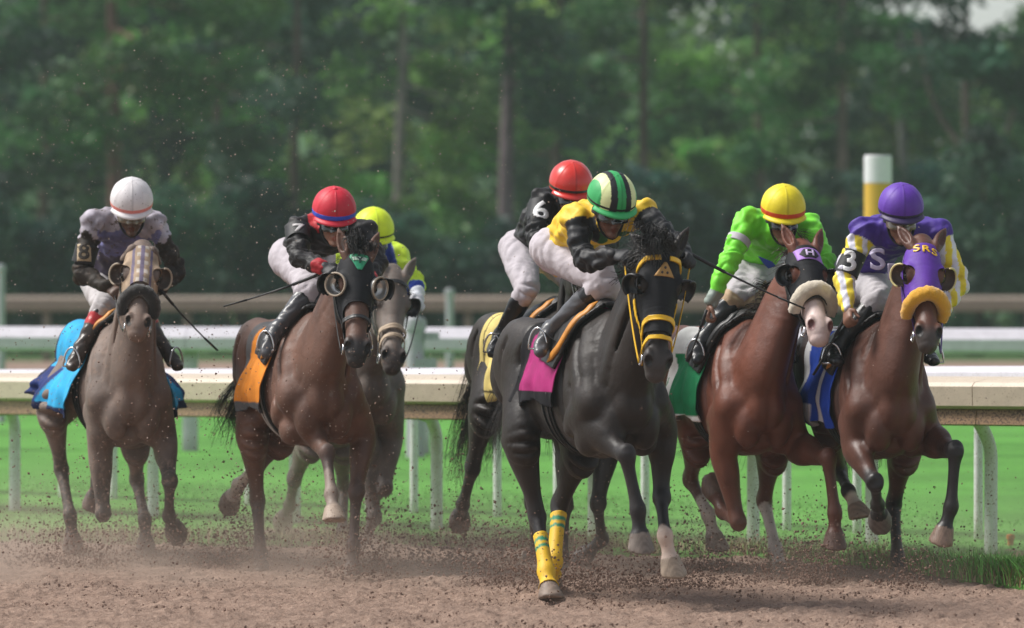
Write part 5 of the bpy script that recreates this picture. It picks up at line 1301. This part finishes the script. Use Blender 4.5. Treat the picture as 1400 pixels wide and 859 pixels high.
def grass(name, P, h, w, lean, seed, cols, label):
    v, f, t = blades(P, h, w, lean, seed); rr = np.random.default_rng(seed + 1); cc = np.array(cols)[rr.integers(0, len(cols), len(P))] * rr.uniform(.7, 1.25, (len(P), 1))
    o = mk(name, v, f, t, M_BL, None, cols=np.repeat(cc, 5, 0)); tag(o, label, 'grass', kind='stuff')
GREEN = [(.12, .34, .055), (.14, .38, .065), (.105, .30, .05), (.18, .43, .10)]; DRY = [(.30, .22, .12), (.24, .17, .10), (.38, .30, .18), (.14, .16, .06)]
P = scatter(30000, .35, 9.0, -5.5, 6.5, 1.4); P[:, 2] = .02
grass('turf_grass', P, .018, .0045, 1.2, 1, GREEN, 'short green blades of the mown turf')
P = scatter(13000, -.15, .55, -5.5, 5.5); P = P[r.random(len(P)) < .35 + .5 * (np.sin(P[:, 0] * 4.3) * .5 + .5)]
grass('dry_grass', P, .10, .0035, .9, 3, DRY, 'dry tan grass along the edge of the track')
x = r.uniform(2.1, 5.0, 9000); P = np.stack([x, edge_y(x) + r.uniform(-.25, 1.3, 9000), np.full(9000, .01)], 1); P = P[r.random(9000) < np.clip((np.sin(P[:, 0] * 3.1 + .5) + 1.1) * .6, .1, 1)]
grass('rough_grass', P, .11, .0045, 1.0, 7, GREEN + DRY[:3], 'long rough grass beside the rail post')
x = r.normal(2.95, .16, 1700); P = np.stack([x, edge_y(x) + r.normal(.15, .14, 1700), np.full(1700, .01)], 1)
grass('grass_tuft', P, .16, .005, 1.0, 9, GREEN + DRY[3:], 'tall green tuft at the track edge')
print('ground', round(time.time() - T0, 1))

# ---- rails
def rail_mat(name, base, dirtcol, amount, scale=9):
    m, nt, b = newmat(name); n = noise_node(nt, scale, 7, .7); n2 = noise_node(nt, 90, 3, .6); n3 = noise_node(nt, 2.0, 3)
    rr = ramp(nt, n2.outputs[0], [(.66 - amount * .2, 0), (.70 - amount * .18, 1)]); r3 = ramp(nt, n.outputs[0], [(.35, .88), (.7, 1.08)])
    out = mixc(nt, 1.0, base, r3.outputs[0], 'MULTIPLY'); out = mixc(nt, rr.outputs[0], out, dirtcol)
    nt.links.new(out, b.inputs['Base Color']); b.inputs['Roughness'].default_value = .5; bump(nt, b, n.outputs[0], .3, .004); return m
M_RCREAM = rail_mat('dusty_cream_rail', lin('#c8b8a4'), (.25, .17, .12), .14)
M_RBROWN = rail_mat('dirt_caked_rail_lip', lin('#a68566'), (.10, .065, .045), .75)
M_RWHITE = rail_mat('white_rail', (.62, .59, .64), (.36, .30, .26), .10)
M_RWHITE2 = rail_mat('far_white_rail', (.57, .535, .59), (.42, .38, .34), .05)
M_RTAN = rail_mat('far_tan_rail', lin('#8c7d70'), (.25, .19, .15), .1)
M_POST = rail_mat('white_rail_post', (.74, .73, .74), (.28, .19, .13), .28, 12)
M_DKMET = plain('dark_bracket', (.10, .085, .07), rough=.6, dirt=.3)
def extrude(profile, p0, p1, nrm_dir):
    """closed profile (o = out towards nrm_dir, z) swept from p0 to p1"""
    pr = np.array(profile); n = len(pr); V = []
    for p in (p0, p1): V.append(np.asarray(p) + pr[:, :1] * nrm_dir + np.outer(pr[:, 1], A(0, 0, 1)))
    V = np.concatenate(V); a = np.arange(n); b = (a + 1) % n
    F = np.stack([a, b, n + b, n + a], 1); c0, c1 = V[:n].mean(0), V[n:].mean(0); V = np.vstack([V, c0, c1])
    T = np.concatenate([np.stack([b, a, np.full(n, 2 * n)], 1), np.stack([n + a, n + b, np.full(n, 2 * n + 1)], 1)])
    return V, F, T
# near rail: runs obliquely, left end farther away
RA, RB = at_d(209, 40.0), at_d(1355, 35.1); rd = nrm(RB - RA); rn = A(-rd[1], rd[0], 0); rn = rn if rn[1] < 0 else -rn
rail = empty('rail_fence', Matrix.Translation(Vector(RA))); tag(rail, 'cream-covered running rail on curved white posts right behind the horses', 'fence')
rl = np.linalg.norm(RB - RA); zoff = lambda s: -.085 * np.clip(1 - s / rl, -.4, 1.5)
cover = [(.40, .93), (.43, .95), (.435, 1.07), (.41, 1.095), (.30, 1.115), (.0, 1.125), (-.06, 1.10), (-.06, 1.03), (.36, .93)]
lip = [(.37, .825), (.40, .835), (.385, .928), (.35, .928)]
shelf = [(.34, .83), (.37, .83), (.37, .905), (-.05, 1.02), (-.05, .99), (.33, .885)]
sj = (A((1355 - 700) / FPX * 34.8, 34.8, 0) - RA) @ rd
seg = 2.62; s0 = sj - seg * 8
for q in range(11):
    a, b = s0 + q * seg, s0 + (q + 1) * seg - .006
    if a > rl + 3.2: break
    z = A(0, 0, zoff((a + b) / 2)); za, zb_ = A(0, 0, zoff(a)), A(0, 0, zoff(b))
    v, f, t = extrude(cover, rd * a + za, rd * b + zb_, rn); mk('cover_panel', v, f, t, M_RCREAM, rail, smooth=False)
    v, f, t = extrude(lip, rd * a + za, rd * b + zb_, rn); mk('lower_lip', v, f, t, M_RBROWN, rail, smooth=False)
    v, f, t = extrude(shelf, rd * a + za, rd * b + zb_, rn); mk('support_beam', v, f, t, M_RBROWN, rail, smooth=False)
def s_at(px):
    d = A((px - 700) / FPX, 1, 0); M2 = np.array([[d[0], -rd[0]], [d[1], -rd[1]]]); u = np.linalg.solve(M2, RA[:2]); return u[1]
for px in (-170, 20, 209, 403, 597, 812, 1030, 1192, 1355, 1540):
    s = s_at(px); z = zoff(s); b = rd * s
    P = [b + A(0, 0, -.1), b + A(0, 0, .45), b + A(0, 0, .62), b + .02 * rn + A(0, 0, .70), b + .07 * rn + A(0, 0, .78), b + .14 * rn + A(0, 0, .85 + z), b + .22 * rn + A(0, 0, .90 + z), b + .28 * rn + A(0, 0, .93 + z)]
    v, f, t = ring_tube(catmull(np.array(P), 3), .042, 14); po = mk('post', v, f, t, M_POST, rail)
    c = b + .24 * rn + A(0, 0, .885 + z); v, f, t = box(A(-.09, -.10, -.055), A(.09, .10, .045)); Rm = np.array([rd, rn, A(0, 0, 1)]); mk('bracket', c + v @ Rm, f, t, M_DKMET, po, smooth=False)
def plain_rail(name, label, Apx, Bpx, DA, DB, prof, mat, posts, pr, pmat, s_lo, s_hi, seg, drop=0.0):
    Pa, Pb = at_d(Apx, DA), at_d(Bpx, DB); d = nrm(Pb - Pa); n = A(-d[1], d[0], 0); n = n if n[1] < 0 else -n
    ro = empty('rail_fence', Matrix.Translation(Vector(Pa))); tag(ro, label, 'fence')
    s = s_lo; ln = np.linalg.norm(Pb - Pa); zo = lambda s: A(0, 0, -drop * (1 - s / ln))
    while s < s_hi:
        v, f, t = extrude(prof, d * s + zo(s), d * (s + seg - .005) + zo(s + seg), n); mk('cover_panel', v, f, t, mat, ro, smooth=False); s += seg
    for px in posts:
        dd = A((px - 700) / FPX, 1, 0); u = np.linalg.solve(np.array([[dd[0], -d[0]], [dd[1], -d[1]]]), Pa[:2])[1]
        b = d * u; h = min(q[1] for q in prof) + .03 + zo(u)[2]
        v, f, t = ring_tube(np.linspace(b + A(0, 0, -.1), b + A(0, 0, h), 5), pr, 12); mk('post', v, f, t, pmat, ro)
    return ro
rnd = [(.10, .95), (.14, .99), (.15, 1.05), (.13, 1.12), (.07, 1.155), (-.02, 1.16), (-.10, 1.13), (-.14, 1.05), (-.12, .97), (-.05, .95)]
plain_rail('rail', 'second white rail on thin straight posts just behind the cream rail', 155, 1340, 42.4, 36.6, rnd, M_RWHITE, (-120, 85, 155, 340, 505, 566, 680, 762, 882, 1076, 1172, 1338, 1480), .030, M_POST, -4, 11, 2.4, drop=.14)
r3 = plain_rail('rail', 'low white rail on wide posts across the turf', 260, 1211, 53.0, 52.0, [(.2, .97), (.22, 1.0), (.22, 1.10), (.12, 1.19), (-.05, 1.20), (-.1, 1.0)], M_RWHITE2, (-374, -57, 260, 577, 894, 1211, 1528), .075, M_RWHITE2, -12, 18, 3.0)
r4 = plain_rail('rail', 'far tan rail running below the trees', 0, 1400, 100.0, 100.0, [(.25, .86), (.27, .9), (.27, 1.08), (.1, 1.13), (-.1, 1.1), (-.1, .9)], M_RTAN, tuple(range(-320, 1800, 192)), .07, M_RTAN, -12, 34, 4.0)
# ---- marker pole, grey bollard, peg, tall grey post
def lathe(prof, n=20):
    P = np.repeat(np.array(prof), 2, 0) + np.tile(np.array([[0, -1e-4], [0, 1e-4]]), (len(prof), 1)); return ring_tube(np.stack([0 * P[:, 1], 0 * P[:, 1], P[:, 1]], 1), P[:, 0], n, lat=(1, 0, 0))
b = at_d(1200, 55.0); mp = empty('marker_pole', Matrix.Translation(Vector(b))); tag(mp, 'yellow distance pole with white top rising behind the purple rider', 'pole')
v, f, t = lathe([(.133, -.2), (.133, 2.585)], 24); mk('lower_shaft', v, f, t, plain('yellow_paint', '#d8a83c', .5, var=.08), mp)
v, f, t = lathe([(.136, 2.588), (.136, 2.845), (.125, 2.86)], 24); mk('white_cap', v, f, t, plain('white_paint', (.74, .70, .76), .5, var=.05), mp)
b = at_d(568, 51.5); bo = empty('bollard', Matrix.Translation(Vector(b))); tag(bo, 'grey capped post with side bracket behind the dark grey horse', 'post')
M_GREYP = plain('grey_paint', (.36, .35, .39), .55, var=.1)
v, f, t = lathe([(.085, -.1), (.085, 1.18), (.10, 1.19), (.105, 1.24), (.095, 1.29), (.06, 1.315)], 20); mk('shaft', v, f, t, M_GREYP, bo)
v, f, t = box(A(.085, -.05, 1.10), A(.22, .05, 1.17)); mk('bracket', v, f, t, M_GREYP, bo, smooth=False)
v, f, t = box(A(.0, -.16, .82), A(.20, -.09, .93)); mk('cross_block', v, f, t, M_GREYP, bo, smooth=False)
for px, D, h, w, lab in ((2, 62.0, 1.68, .042, 'tall pale grey post standing by itself on the turf'), (615, 70.0, 1.36, .05, 'pale grey post beyond the low white rail')):
    b = at_d(px, D); v, f, t = lathe([(w, -.1), (w, h), (w * 1.25, h + .02), (w * 1.25, h + .07), (w * .6, h + .1)], 14); o = mk('grey_post', v, f, t, M_GREYP); o.location = b; tag(o, lab, 'post')
pg = gpt(1382, 750); v, f, t = lathe([(.020, -.05), (.020, .055), (.027, .06), (.027, .085), (.020, .09)], 14); o = mk('marker_peg', v, f, t, plain('orange_wood', '#b5702f', .7, var=.2)); o.location = pg; tag(o, 'small orange-brown peg in the grass beside the rail post', 'peg')

# ---- trees
M_BARK = attr_mat('bark', rough=.9, spec=.1, var=.3, nscale=3, bscale=14, bumpd=.03)
def leaf_mat(name):
    m, nt, b = newmat(name); at = nt.nodes.new('ShaderNodeAttribute'); at.attribute_name = 'Col'
    tr = nt.nodes.new('ShaderNodeBsdfTranslucent'); df = nt.nodes.new('ShaderNodeBsdfPrincipled'); mx = nt.nodes.new('ShaderNodeMixShader')
    df.inputs['Roughness'].default_value = .55; df.inputs['Specular IOR Level'].default_value = .3
    nt.links.new(at.outputs['Color'], df.inputs['Base Color']); nt.links.new(at.outputs['Color'], tr.inputs['Color']); mx.inputs[0].default_value = .38
    nt.links.new(df.outputs[0], mx.inputs[1]); nt.links.new(tr.outputs[0], mx.inputs[2]); nt.links.new(mx.outputs[0], nt.nodes['Material Output'].inputs[0]); return m
M_LEAF = leaf_mat('leaf')
def leaves(ctr, rad, per, size, col, seed, flat=.7, var=.35, needle=1.0):
    r = np.random.default_rng(seed); k = len(ctr); n = k * per; ci = np.repeat(np.arange(k), per)
    q = r.normal(size=(n, 3)); q /= np.linalg.norm(q, axis=1)[:, None]; q *= (r.random(n) ** .45)[:, None]
    P = ctr[ci] + q * rad[ci][:, None] * A(1, 1, flat)
    a = r.normal(size=(n, 3)); a[:, 2] *= .6; a /= np.linalg.norm(a, axis=1)[:, None]; b = np.cross(a, r.normal(size=(n, 3))); b /= np.linalg.norm(b, axis=1)[:, None]
    s = size * r.uniform(.6, 1.4, n)[:, None]; V = np.stack([P - a * s * needle, P - b * s * .45, P + a * s * needle, P + b * s * .45], 1).reshape(-1, 3)
    cc = np.asarray(col)[None] * (1 + var * r.normal(size=(k, 1)))[ci] * r.uniform(.75, 1.25, (n, 1)); cc = np.clip(cc * (1 + .12 * r.normal(size=(k, 3)))[ci], .008, .6)
    i = np.arange(n) * 4; return V, np.stack([i, i + 1, i + 2, i + 3], 1), np.repeat(cc, 4, 0)
def limb(P, r0, r1, n=8): return ring_tube(catmull(np.array(P), 4), np.linspace(r0, r1, (len(P) - 1) * 4 + 1), n)
def tree(px, D, h, tr_r, z_lo, rx, per, nclump, size, col, seed, label, name='pine_tree', lean=0.0, bark=(.16, .10, .08), fork=False, drop=.5, needle=1.0, group='trees behind the far rail'):
    r = np.random.default_rng(seed); b = at_d(px, D); o = empty(name, Matrix.Translation(Vector(b))); tag(o, label, 'tree', group)
    tp = [A(0, 0, -.2), A(lean * .3, 0, h * .3), A(lean * .7 + r.normal() * .08, 0, h * .6), A(lean, 0, h * .95)]
    ps = [limb(tp, tr_r, tr_r * .3, 12)]
    if fork: ps.append(limb([tp[1] + A(0, 0, .3), tp[1] + A(.8, .2, 1.4), tp[1] + A(1.3, .2, 3.4)], tr_r * .6, tr_r * .25)); ps.append(limb([tp[1] + A(0, 0, .9), tp[1] + A(-.7, .2, 2.0), tp[1] + A(-1.1, .2, 3.6)], tr_r * .5, tr_r * .2))
    C_, Rr = [], []
    nb = max(6, nclump // 5)
    for q in range(nb):                                                    # limbs carrying the clumps
        z = z_lo + (h - z_lo) * (q + r.random()) / nb; a = r.uniform(0, 6.28); l = rx * (1.05 - .6 * max(0, (z - z_lo) / (h - z_lo)) ** 1.5) * r.uniform(.6, 1.15)
        base = A(lean * z / h, 0, z); tip = base + A(math.cos(a) * l, math.sin(a) * l * .8, -drop * l * .35 + .3 * r.normal())
        ps.append(limb([base, .5 * (base + tip) + A(0, 0, .18 * l * .4), tip], tr_r * .28, .02, 5))
        for w in range(max(1, nclump // nb)):
            u = r.uniform(.35, 1.05); C_.append(base + (tip - base) * u + r.normal(size=3) * A(.3, .3, .22) * min(1, l / 2)); Rr.append(r.uniform(.35, .8) * (.5 + rx * .25))
    v, f, t = join(ps); bc = np.tile(np.array(bark), (len(v), 1)) * (1 + .3 * vnoise(v, 1.2, seed))[:, None]; mk('trunk', v, f, t, M_BARK, o, cols=np.clip(bc, .01, .6))
    v, f, c = leaves(np.array(C_), np.array(Rr), per, size, col, seed + 1, .6, needle=needle); mk('crown', v, f, None, M_LEAF, o, cols=c, smooth=False)
    return o
def bush(px, D, h, rx, n, per, size, col, seed, label, name='shrub'):
    r = np.random.default_rng(seed); b = at_d(px, D); o = empty(name, Matrix.Translation(Vector(b))); tag(o, label, 'shrub', 'shrubs under the trees')
    q = r.normal(size=(n, 3)); q /= np.linalg.norm(q, axis=1)[:, None]; q *= (r.random(n) ** .4)[:, None]; C_ = q * A(rx, rx * .6, h * .5) + A(0, 0, h * .5); C_[:, 2] = np.maximum(C_[:, 2], .15)
    ps = [limb([A(r.normal() * .1, 0, -.1), C_[w] * A(.4, .4, .5), C_[w]], .05, .012, 5) for w in range(0, min(n, 14))]
    v, f, t = join(ps); mk('stems', v, f, t, M_BARK, o, cols=np.tile(A(.09, .065, .05), (len(v), 1)))
    v, f, c = leaves(C_, r.uniform(.35, .65, n) * (.4 + h * .14), per, size, col, seed + 1, .8); mk('foliage', v, f, None, M_LEAF, o, cols=c, smooth=False)
DK, DK2, MD, LT, YL = (.024, .066, .042), (.036, .088, .050), (.058, .150, .044), (.135, .29, .06), (.25, .42, .10)  # last one: back-lit brightness put into the leaf colour of some far clumps
tree(160, 116, 11, .21, 4.2, 3.2, 110, 60, .13, MD, 31, 'tall pine with bare reddish trunk behind the white-helmeted rider', bark=(.20, .115, .095), lean=-.1)
tree(402, 122, 12, .13, 4.0, 2.8, 110, 60, .13, DK2, 32, 'slim dark-trunked pine between the two left riders', bark=(.10, .07, .06))
tree(690, 114, 12, .20, 5.0, 2.6, 100, 50, .13, DK2, 33, 'tall pine with long bare purple-brown trunk left of the paired riders', bark=(.13, .10, .105), lean=.12)
tree(1152, 124, 11, .16, 3.8, 2.8, 110, 55, .13, MD, 34, 'broadleaf tree with pale spotted trunk above the neon green rider', name='broadleaf_tree', bark=(.19, .14, .12))
tree(1236, 126, 11, .15, 4.6, 2.4, 90, 40, .13, MD, 35, 'grey straight-trunked tree above the yellow pole', name='broadleaf_tree', bark=(.17, .165, .16))
tree(1325, 118, 10, .14, 5.2, 2.6, 90, 40, .13, DK2, 36, 'forked dark tree against the bright gap of sky', name='broadleaf_tree', bark=(.11, .085, .075), fork=True)
tree(-40, 118, 11, .17, 3.2, 3.2, 110, 60, .13, DK2, 37, 'dense dark pine at the end of the tree line beside the reddish trunk', bark=(.14, .09, .08))
tree(545, 130, 12, .16, 3.0, 3.0, 110, 55, .14, LT, 38, 'light green birch-like tree with loose drooping foliage', name='broadleaf_tree', bark=(.25, .22, .20), drop=1.2)
tree(880, 128, 12, .16, 2.4, 3.2, 110, 65, .14, MD, 39, 'full mid-green tree behind the striped helmet', name='broadleaf_tree', bark=(.12, .085, .07))
tree(1040, 132, 11, .15, 2.2, 3.0, 110, 60, .14, LT, 40, 'bright green tree with feathery upright sprays', name='broadleaf_tree', bark=(.14, .10, .08), drop=-.8)
tree(300, 128, 11, .15, 2.2, 3.4, 110, 70, .14, LT, 41, 'spreading bright green tree between the pale pine trunks', name='broadleaf_tree', bark=(.12, .09, .07))
tree(60, 130, 11, .15, 2.2, 3.0, 110, 60, .14, MD, 42, 'mid-green tree half hidden behind the reddish pine trunk', name='broadleaf_tree', bark=(.12, .09, .07))
tree(1440, 128, 8.6, .15, 2.4, 2.8, 110, 50, .14, MD, 43, 'rounded mid-green tree under the gap of sky', name='broadleaf_tree', bark=(.12, .09, .07))
tree(760, 134, 12, .15, 2.4, 3.0, 110, 60, .14, MD, 44, 'dense green tree directly behind the red helmet', name='broadleaf_tree', bark=(.12, .09, .07))
for i_, (px, h) in enumerate(((-60, 3.4), (45, 3.0), (130, 2.6), (225, 3.1), (330, 3.3), (430, 2.7), (520, 3.2), (610, 2.8), (700, 2.6), (800, 3.1), (890, 3.5), (985, 3.3), (1070, 3.0), (1160, 3.6), (1250, 4.0), (1335, 4.3), (1430, 4.2))):
    where = ('at the end of the hedge line', 'under the reddish pine', 'beside the reddish pine trunk', 'under the spreading bright tree', 'left of the red-capped rider', 'behind the red-capped rider', 'behind the lime-capped rider', 'left of the purple-brown trunk', 'at the foot of the purple-brown trunk', 'behind the paired riders', 'behind the black-brown horse', 'left of the neon green rider', 'behind the neon green rider', 'left of the yellow pole', 'right of the yellow pole', 'under the forked tree', 'under the rounded tree')[i_]
    bush(px, 107 + 3 * (i_ % 3), h, 1.15, 34, 105, .12, DK if i_ % 3 else DK2, 60 + i_, 'dark bluish green shrub ' + where)
# rising bank added to close bright sky gaps; lower towards the gap of sky
hx_ = np.linspace(-120, 120, 61); hy_ = np.linspace(168, 260, 24)
hz_ = (np.clip((hy_ - 168) / 60, 0, 1) ** .8)[None, :] * np.interp(hx_, [-120, 5, 9, 12.5, 18, 120], [15, 13.5, 10, 5.5, 6, 15])[:, None] * (1 + .08 * (grid_noise(61, 24, 4, 8) - .5))
V, F = sheet(hx_, hy_, hz_ - .1); tag(mk('added_bank', V, F, None, grass_mat('hill_green', (.035, .075, .03), (.055, .115, .045), (.09, .16, .06), .5)), 'added green bank closing the sky gaps behind the wood', 'hill', kind='structure')
# a wood behind them, too far to tell its trees apart
r = np.random.default_rng(90); n = 1560; px = r.uniform(-1150, 2550, n); D = r.uniform(140, 165, n); z = r.random(n) * 12.5
hmax = np.interp(px, [-1150, 1000, 1180, 1270, 1330, 1400, 1650], [13, 13, 11, 9.2, 6.9, 7.0, 9.0]); z = np.minimum(z, hmax - r.uniform(0, 2.0, n))
ctr = np.stack([(px - 700) / FPX * D, D, np.maximum(z, .4)], 1); colr = np.array([DK, DK2, MD, MD, LT, YL])[r.integers(0, 6, n)]
Vs, Fs, Cs, o_ = [], [], [], 0
for c3 in (DK, DK2, MD, LT, YL):
    m = (colr == np.array(c3)).all(1); v, f, c = leaves(ctr[m], r.uniform(.7, 1.5, m.sum()), 105, .235, c3, 91, .8); Vs.append(v); Fs.append(f + o_); Cs.append(c); o_ += len(v)
tag(mk('far_wood', np.concatenate(Vs), np.concatenate(Fs), None, M_LEAF, None, cols=np.concatenate(Cs), smooth=False), 'mixed green wood far behind the tree line', 'wood', kind='stuff')
print('trees', round(time.time() - T0, 1))

# ---- dirt in the air and on the ground
OCT_V = A([1, 0, 0], [-1, 0, 0], [0, 1, 0], [0, -1, 0], [0, 0, 1], [0, 0, -1]); OCT_T = np.array([[0, 2, 4], [2, 1, 4], [1, 3, 4], [3, 0, 4], [2, 0, 5], [1, 2, 5], [3, 1, 5], [0, 3, 5]])
def clods(P, size, seed, name, label, mat):
    r = np.random.default_rng(seed); n = len(P); s = size[:, None, None] * r.uniform(.45, 1.3, (n, 6, 1)); q = r.normal(size=(n, 3, 3)); q, _ = np.linalg.qr(q)
    V = P[:, None, :] + np.einsum('nij,kj->nki', q, OCT_V) * s; T = (np.arange(n)[:, None, None] * 6 + OCT_T[None]).reshape(-1, 3)
    tag(mk(name, V.reshape(-1, 3), None, T, mat, None, smooth=False), label, 'dirt', kind='stuff')
r = np.random.default_rng(17); pts, sz = [], []
for p in HOOF:
    low = p[2] < .16; n = 420 if low else 150
    q = r.normal(size=(n, 3)) * A(.22, .38, .10) + A(p[0], p[1] + .18, 0); q[:, 2] = np.abs(r.normal(size=n)) * (.17 if low else .25) + .01; pts.append(q); sz.append(.0035 + .007 * r.random(n) ** 3)
n = 2600; q = np.stack([r.uniform(-5, 5, n), r.uniform(30, 37, n), np.abs(r.normal(size=n)) * .35], 1); pts.append(q); sz.append(.003 + .006 * r.random(n) ** 3)
n = 1800; q = np.stack([r.normal(-1.9, .9, n), r.uniform(30.5, 36, n), r.uniform(.2, 1.5, n)], 1); pts.append(q); sz.append(.003 + .006 * r.random(n) ** 3)
for px_, py_, n, w_, h_ in ((110, 778, 800, .22, .10), (60, 772, 500, .2, .13), (300, 776, 600, .2, .12), (335, 772, 700, .07, .26), (480, 792, 600, .16, .12), (510, 780, 600, .10, .22), (590, 776, 600, .25, .10), (650, 778, 600, .2, .12), (628, 770, 260, .05, .30),
                            (700, 800, 900, .2, .12), (820, 806, 700, .22, .08), (940, 804, 800, .22, .08), (960, 780, 400, .1, .25), (1115, 800, 900, .09, .12), (1060, 796, 400, .15, .08), (1240, 806, 350, .12, .10), (760, 812, 600, .14, .10), (190, 772, 400, .2, .15)):
    n = int(n * 1.5); b_ = gpt(px_, py_); q = b_ + r.normal(size=(n, 3)) * A(w_, .16, 0); q[:, 2] = .005 + np.abs(r.normal(size=n)) ** 1.3 * h_; pts.append(q); sz.append(.0035 + .009 * r.random(n) ** 3.5)
clods(np.concatenate(pts), np.concatenate(sz), 3, 'flying_dirt', 'dark specks of dirt thrown up by the hooves', M_CLOD)
n = 3200; q = np.stack([r.normal(-1.5, 1.2, n), r.uniform(30.5, 37, n), r.uniform(.6, 3.4, n) - .3], 1); q = q[q[:, 2] > .3]; q2 = np.stack([r.uniform(-4.5, 4.5, 260), r.uniform(30.5, 37, 260), r.uniform(.5, 2.6, 260)], 1); q = np.vstack([q, q2])
clods(q, .0022 + .0042 * r.random(len(q)) ** 3, 5, 'flying_chips', 'pale specks of dirt hanging in the air', M_CHIP)
n = 60000; q = np.stack([r.uniform(-5.1, 6.1, n), 26.5 + 12 * r.random(n), np.full(n, .006)], 1); q = q[(q[:, 1] < edge_y(q[:, 0]) + .2) & (vnoise(q * A(1, .6, 0), .9, 71) + .5 * vnoise(q, 3.0, 72) + r.normal(size=len(q)) * .5 > .2)]
clods(q, .003 + .010 * r.random(len(q)) ** 6, 7, 'loose_clods', 'loose clods lying on the dirt track', M_CLOD)
print('done', round(time.time() - T0, 1))

# ---- dust hanging over the track
m = bpy.data.materials.new('dust'); m.use_nodes = True; nt = m.node_tree; nt.nodes.remove(nt.nodes['Principled BSDF'])
pv = nt.nodes.new('ShaderNodeVolumePrincipled'); pv.inputs['Color'].default_value = (.66, .55, .47, 1); pv.inputs['Anisotropy'].default_value = .2
tc = nt.nodes.new('ShaderNodeTexCoord'); sx = nt.nodes.new('ShaderNodeSeparateXYZ'); nt.links.new(tc.outputs['Object'], sx.inputs[0])
def mth(op, a, b=None):
    q = nt.nodes.new('ShaderNodeMath'); q.operation = op
    for i, v in enumerate((a, b)):
        if v is None: continue
        if isinstance(v, (int, float)): q.inputs[i].default_value = v
        else: nt.links.new(v, q.inputs[i])
    return q.outputs[0]
n = noise_node(nt, 1.5, 4, .6); fall = mth('EXPONENT', mth('MULTIPLY', sx.outputs[2], -5.5))
d = mth('MAXIMUM', mth('SUBTRACT', n.outputs[0], .40), 0.0); mr = nt.nodes.new('ShaderNodeMapRange'); mr.inputs[1].default_value = -.6; mr.inputs[2].default_value = 1.2; mr.inputs[3].default_value = 4.3; mr.inputs[4].default_value = 2.0; nt.links.new(sx.outputs[0], mr.inputs[0])
m2 = nt.nodes.new('ShaderNodeMapRange'); m2.interpolation_type = 'SMOOTHSTEP'; m2.inputs[1].default_value = 30.0; m2.inputs[2].default_value = 33.6; nt.links.new(sx.outputs[1], m2.inputs[0])
m3 = nt.nodes.new('ShaderNodeMapRange'); m3.interpolation_type = 'SMOOTHSTEP'; m3.inputs[1].default_value = 38.0; m3.inputs[2].default_value = 36.0; nt.links.new(sx.outputs[1], m3.inputs[0])
d = mth('MULTIPLY', mth('MULTIPLY', mth('MULTIPLY', d, fall), mr.outputs[0]), mth('MULTIPLY', m2.outputs[0], m3.outputs[0]))
nt.links.new(d, pv.inputs['Density']); nt.links.new(pv.outputs[0], nt.nodes['Material Output'].inputs['Volume'])
v, f, t = box(A(-5.1, 29.9, -.055), A(5.6, 38.1, .85)); o = mk('dust_cloud', v, f, t, m, None, smooth=False); tag(o, 'pale brown dust hanging low over the track', 'dust', kind='stuff')

# ---- thin haze over the whole place
m = bpy.data.materials.new('haze'); m.use_nodes = True; nt = m.node_tree; nt.nodes.remove(nt.nodes['Principled BSDF'])
pv = nt.nodes.new('ShaderNodeVolumePrincipled'); pv.inputs['Color'].default_value = (.68, .80, .80, 1); pv.inputs['Density'].default_value = .00052; pv.inputs['Anisotropy'].default_value = .1
nt.links.new(pv.outputs[0], nt.nodes['Material Output'].inputs['Volume'])
v, f, t = box(A(-705, -305, -1.1), A(705, 1505, 24)); o = mk('haze', v, f, t, m, None, smooth=False); tag(o, 'thin pale haze over the race course', 'haze', kind='stuff')
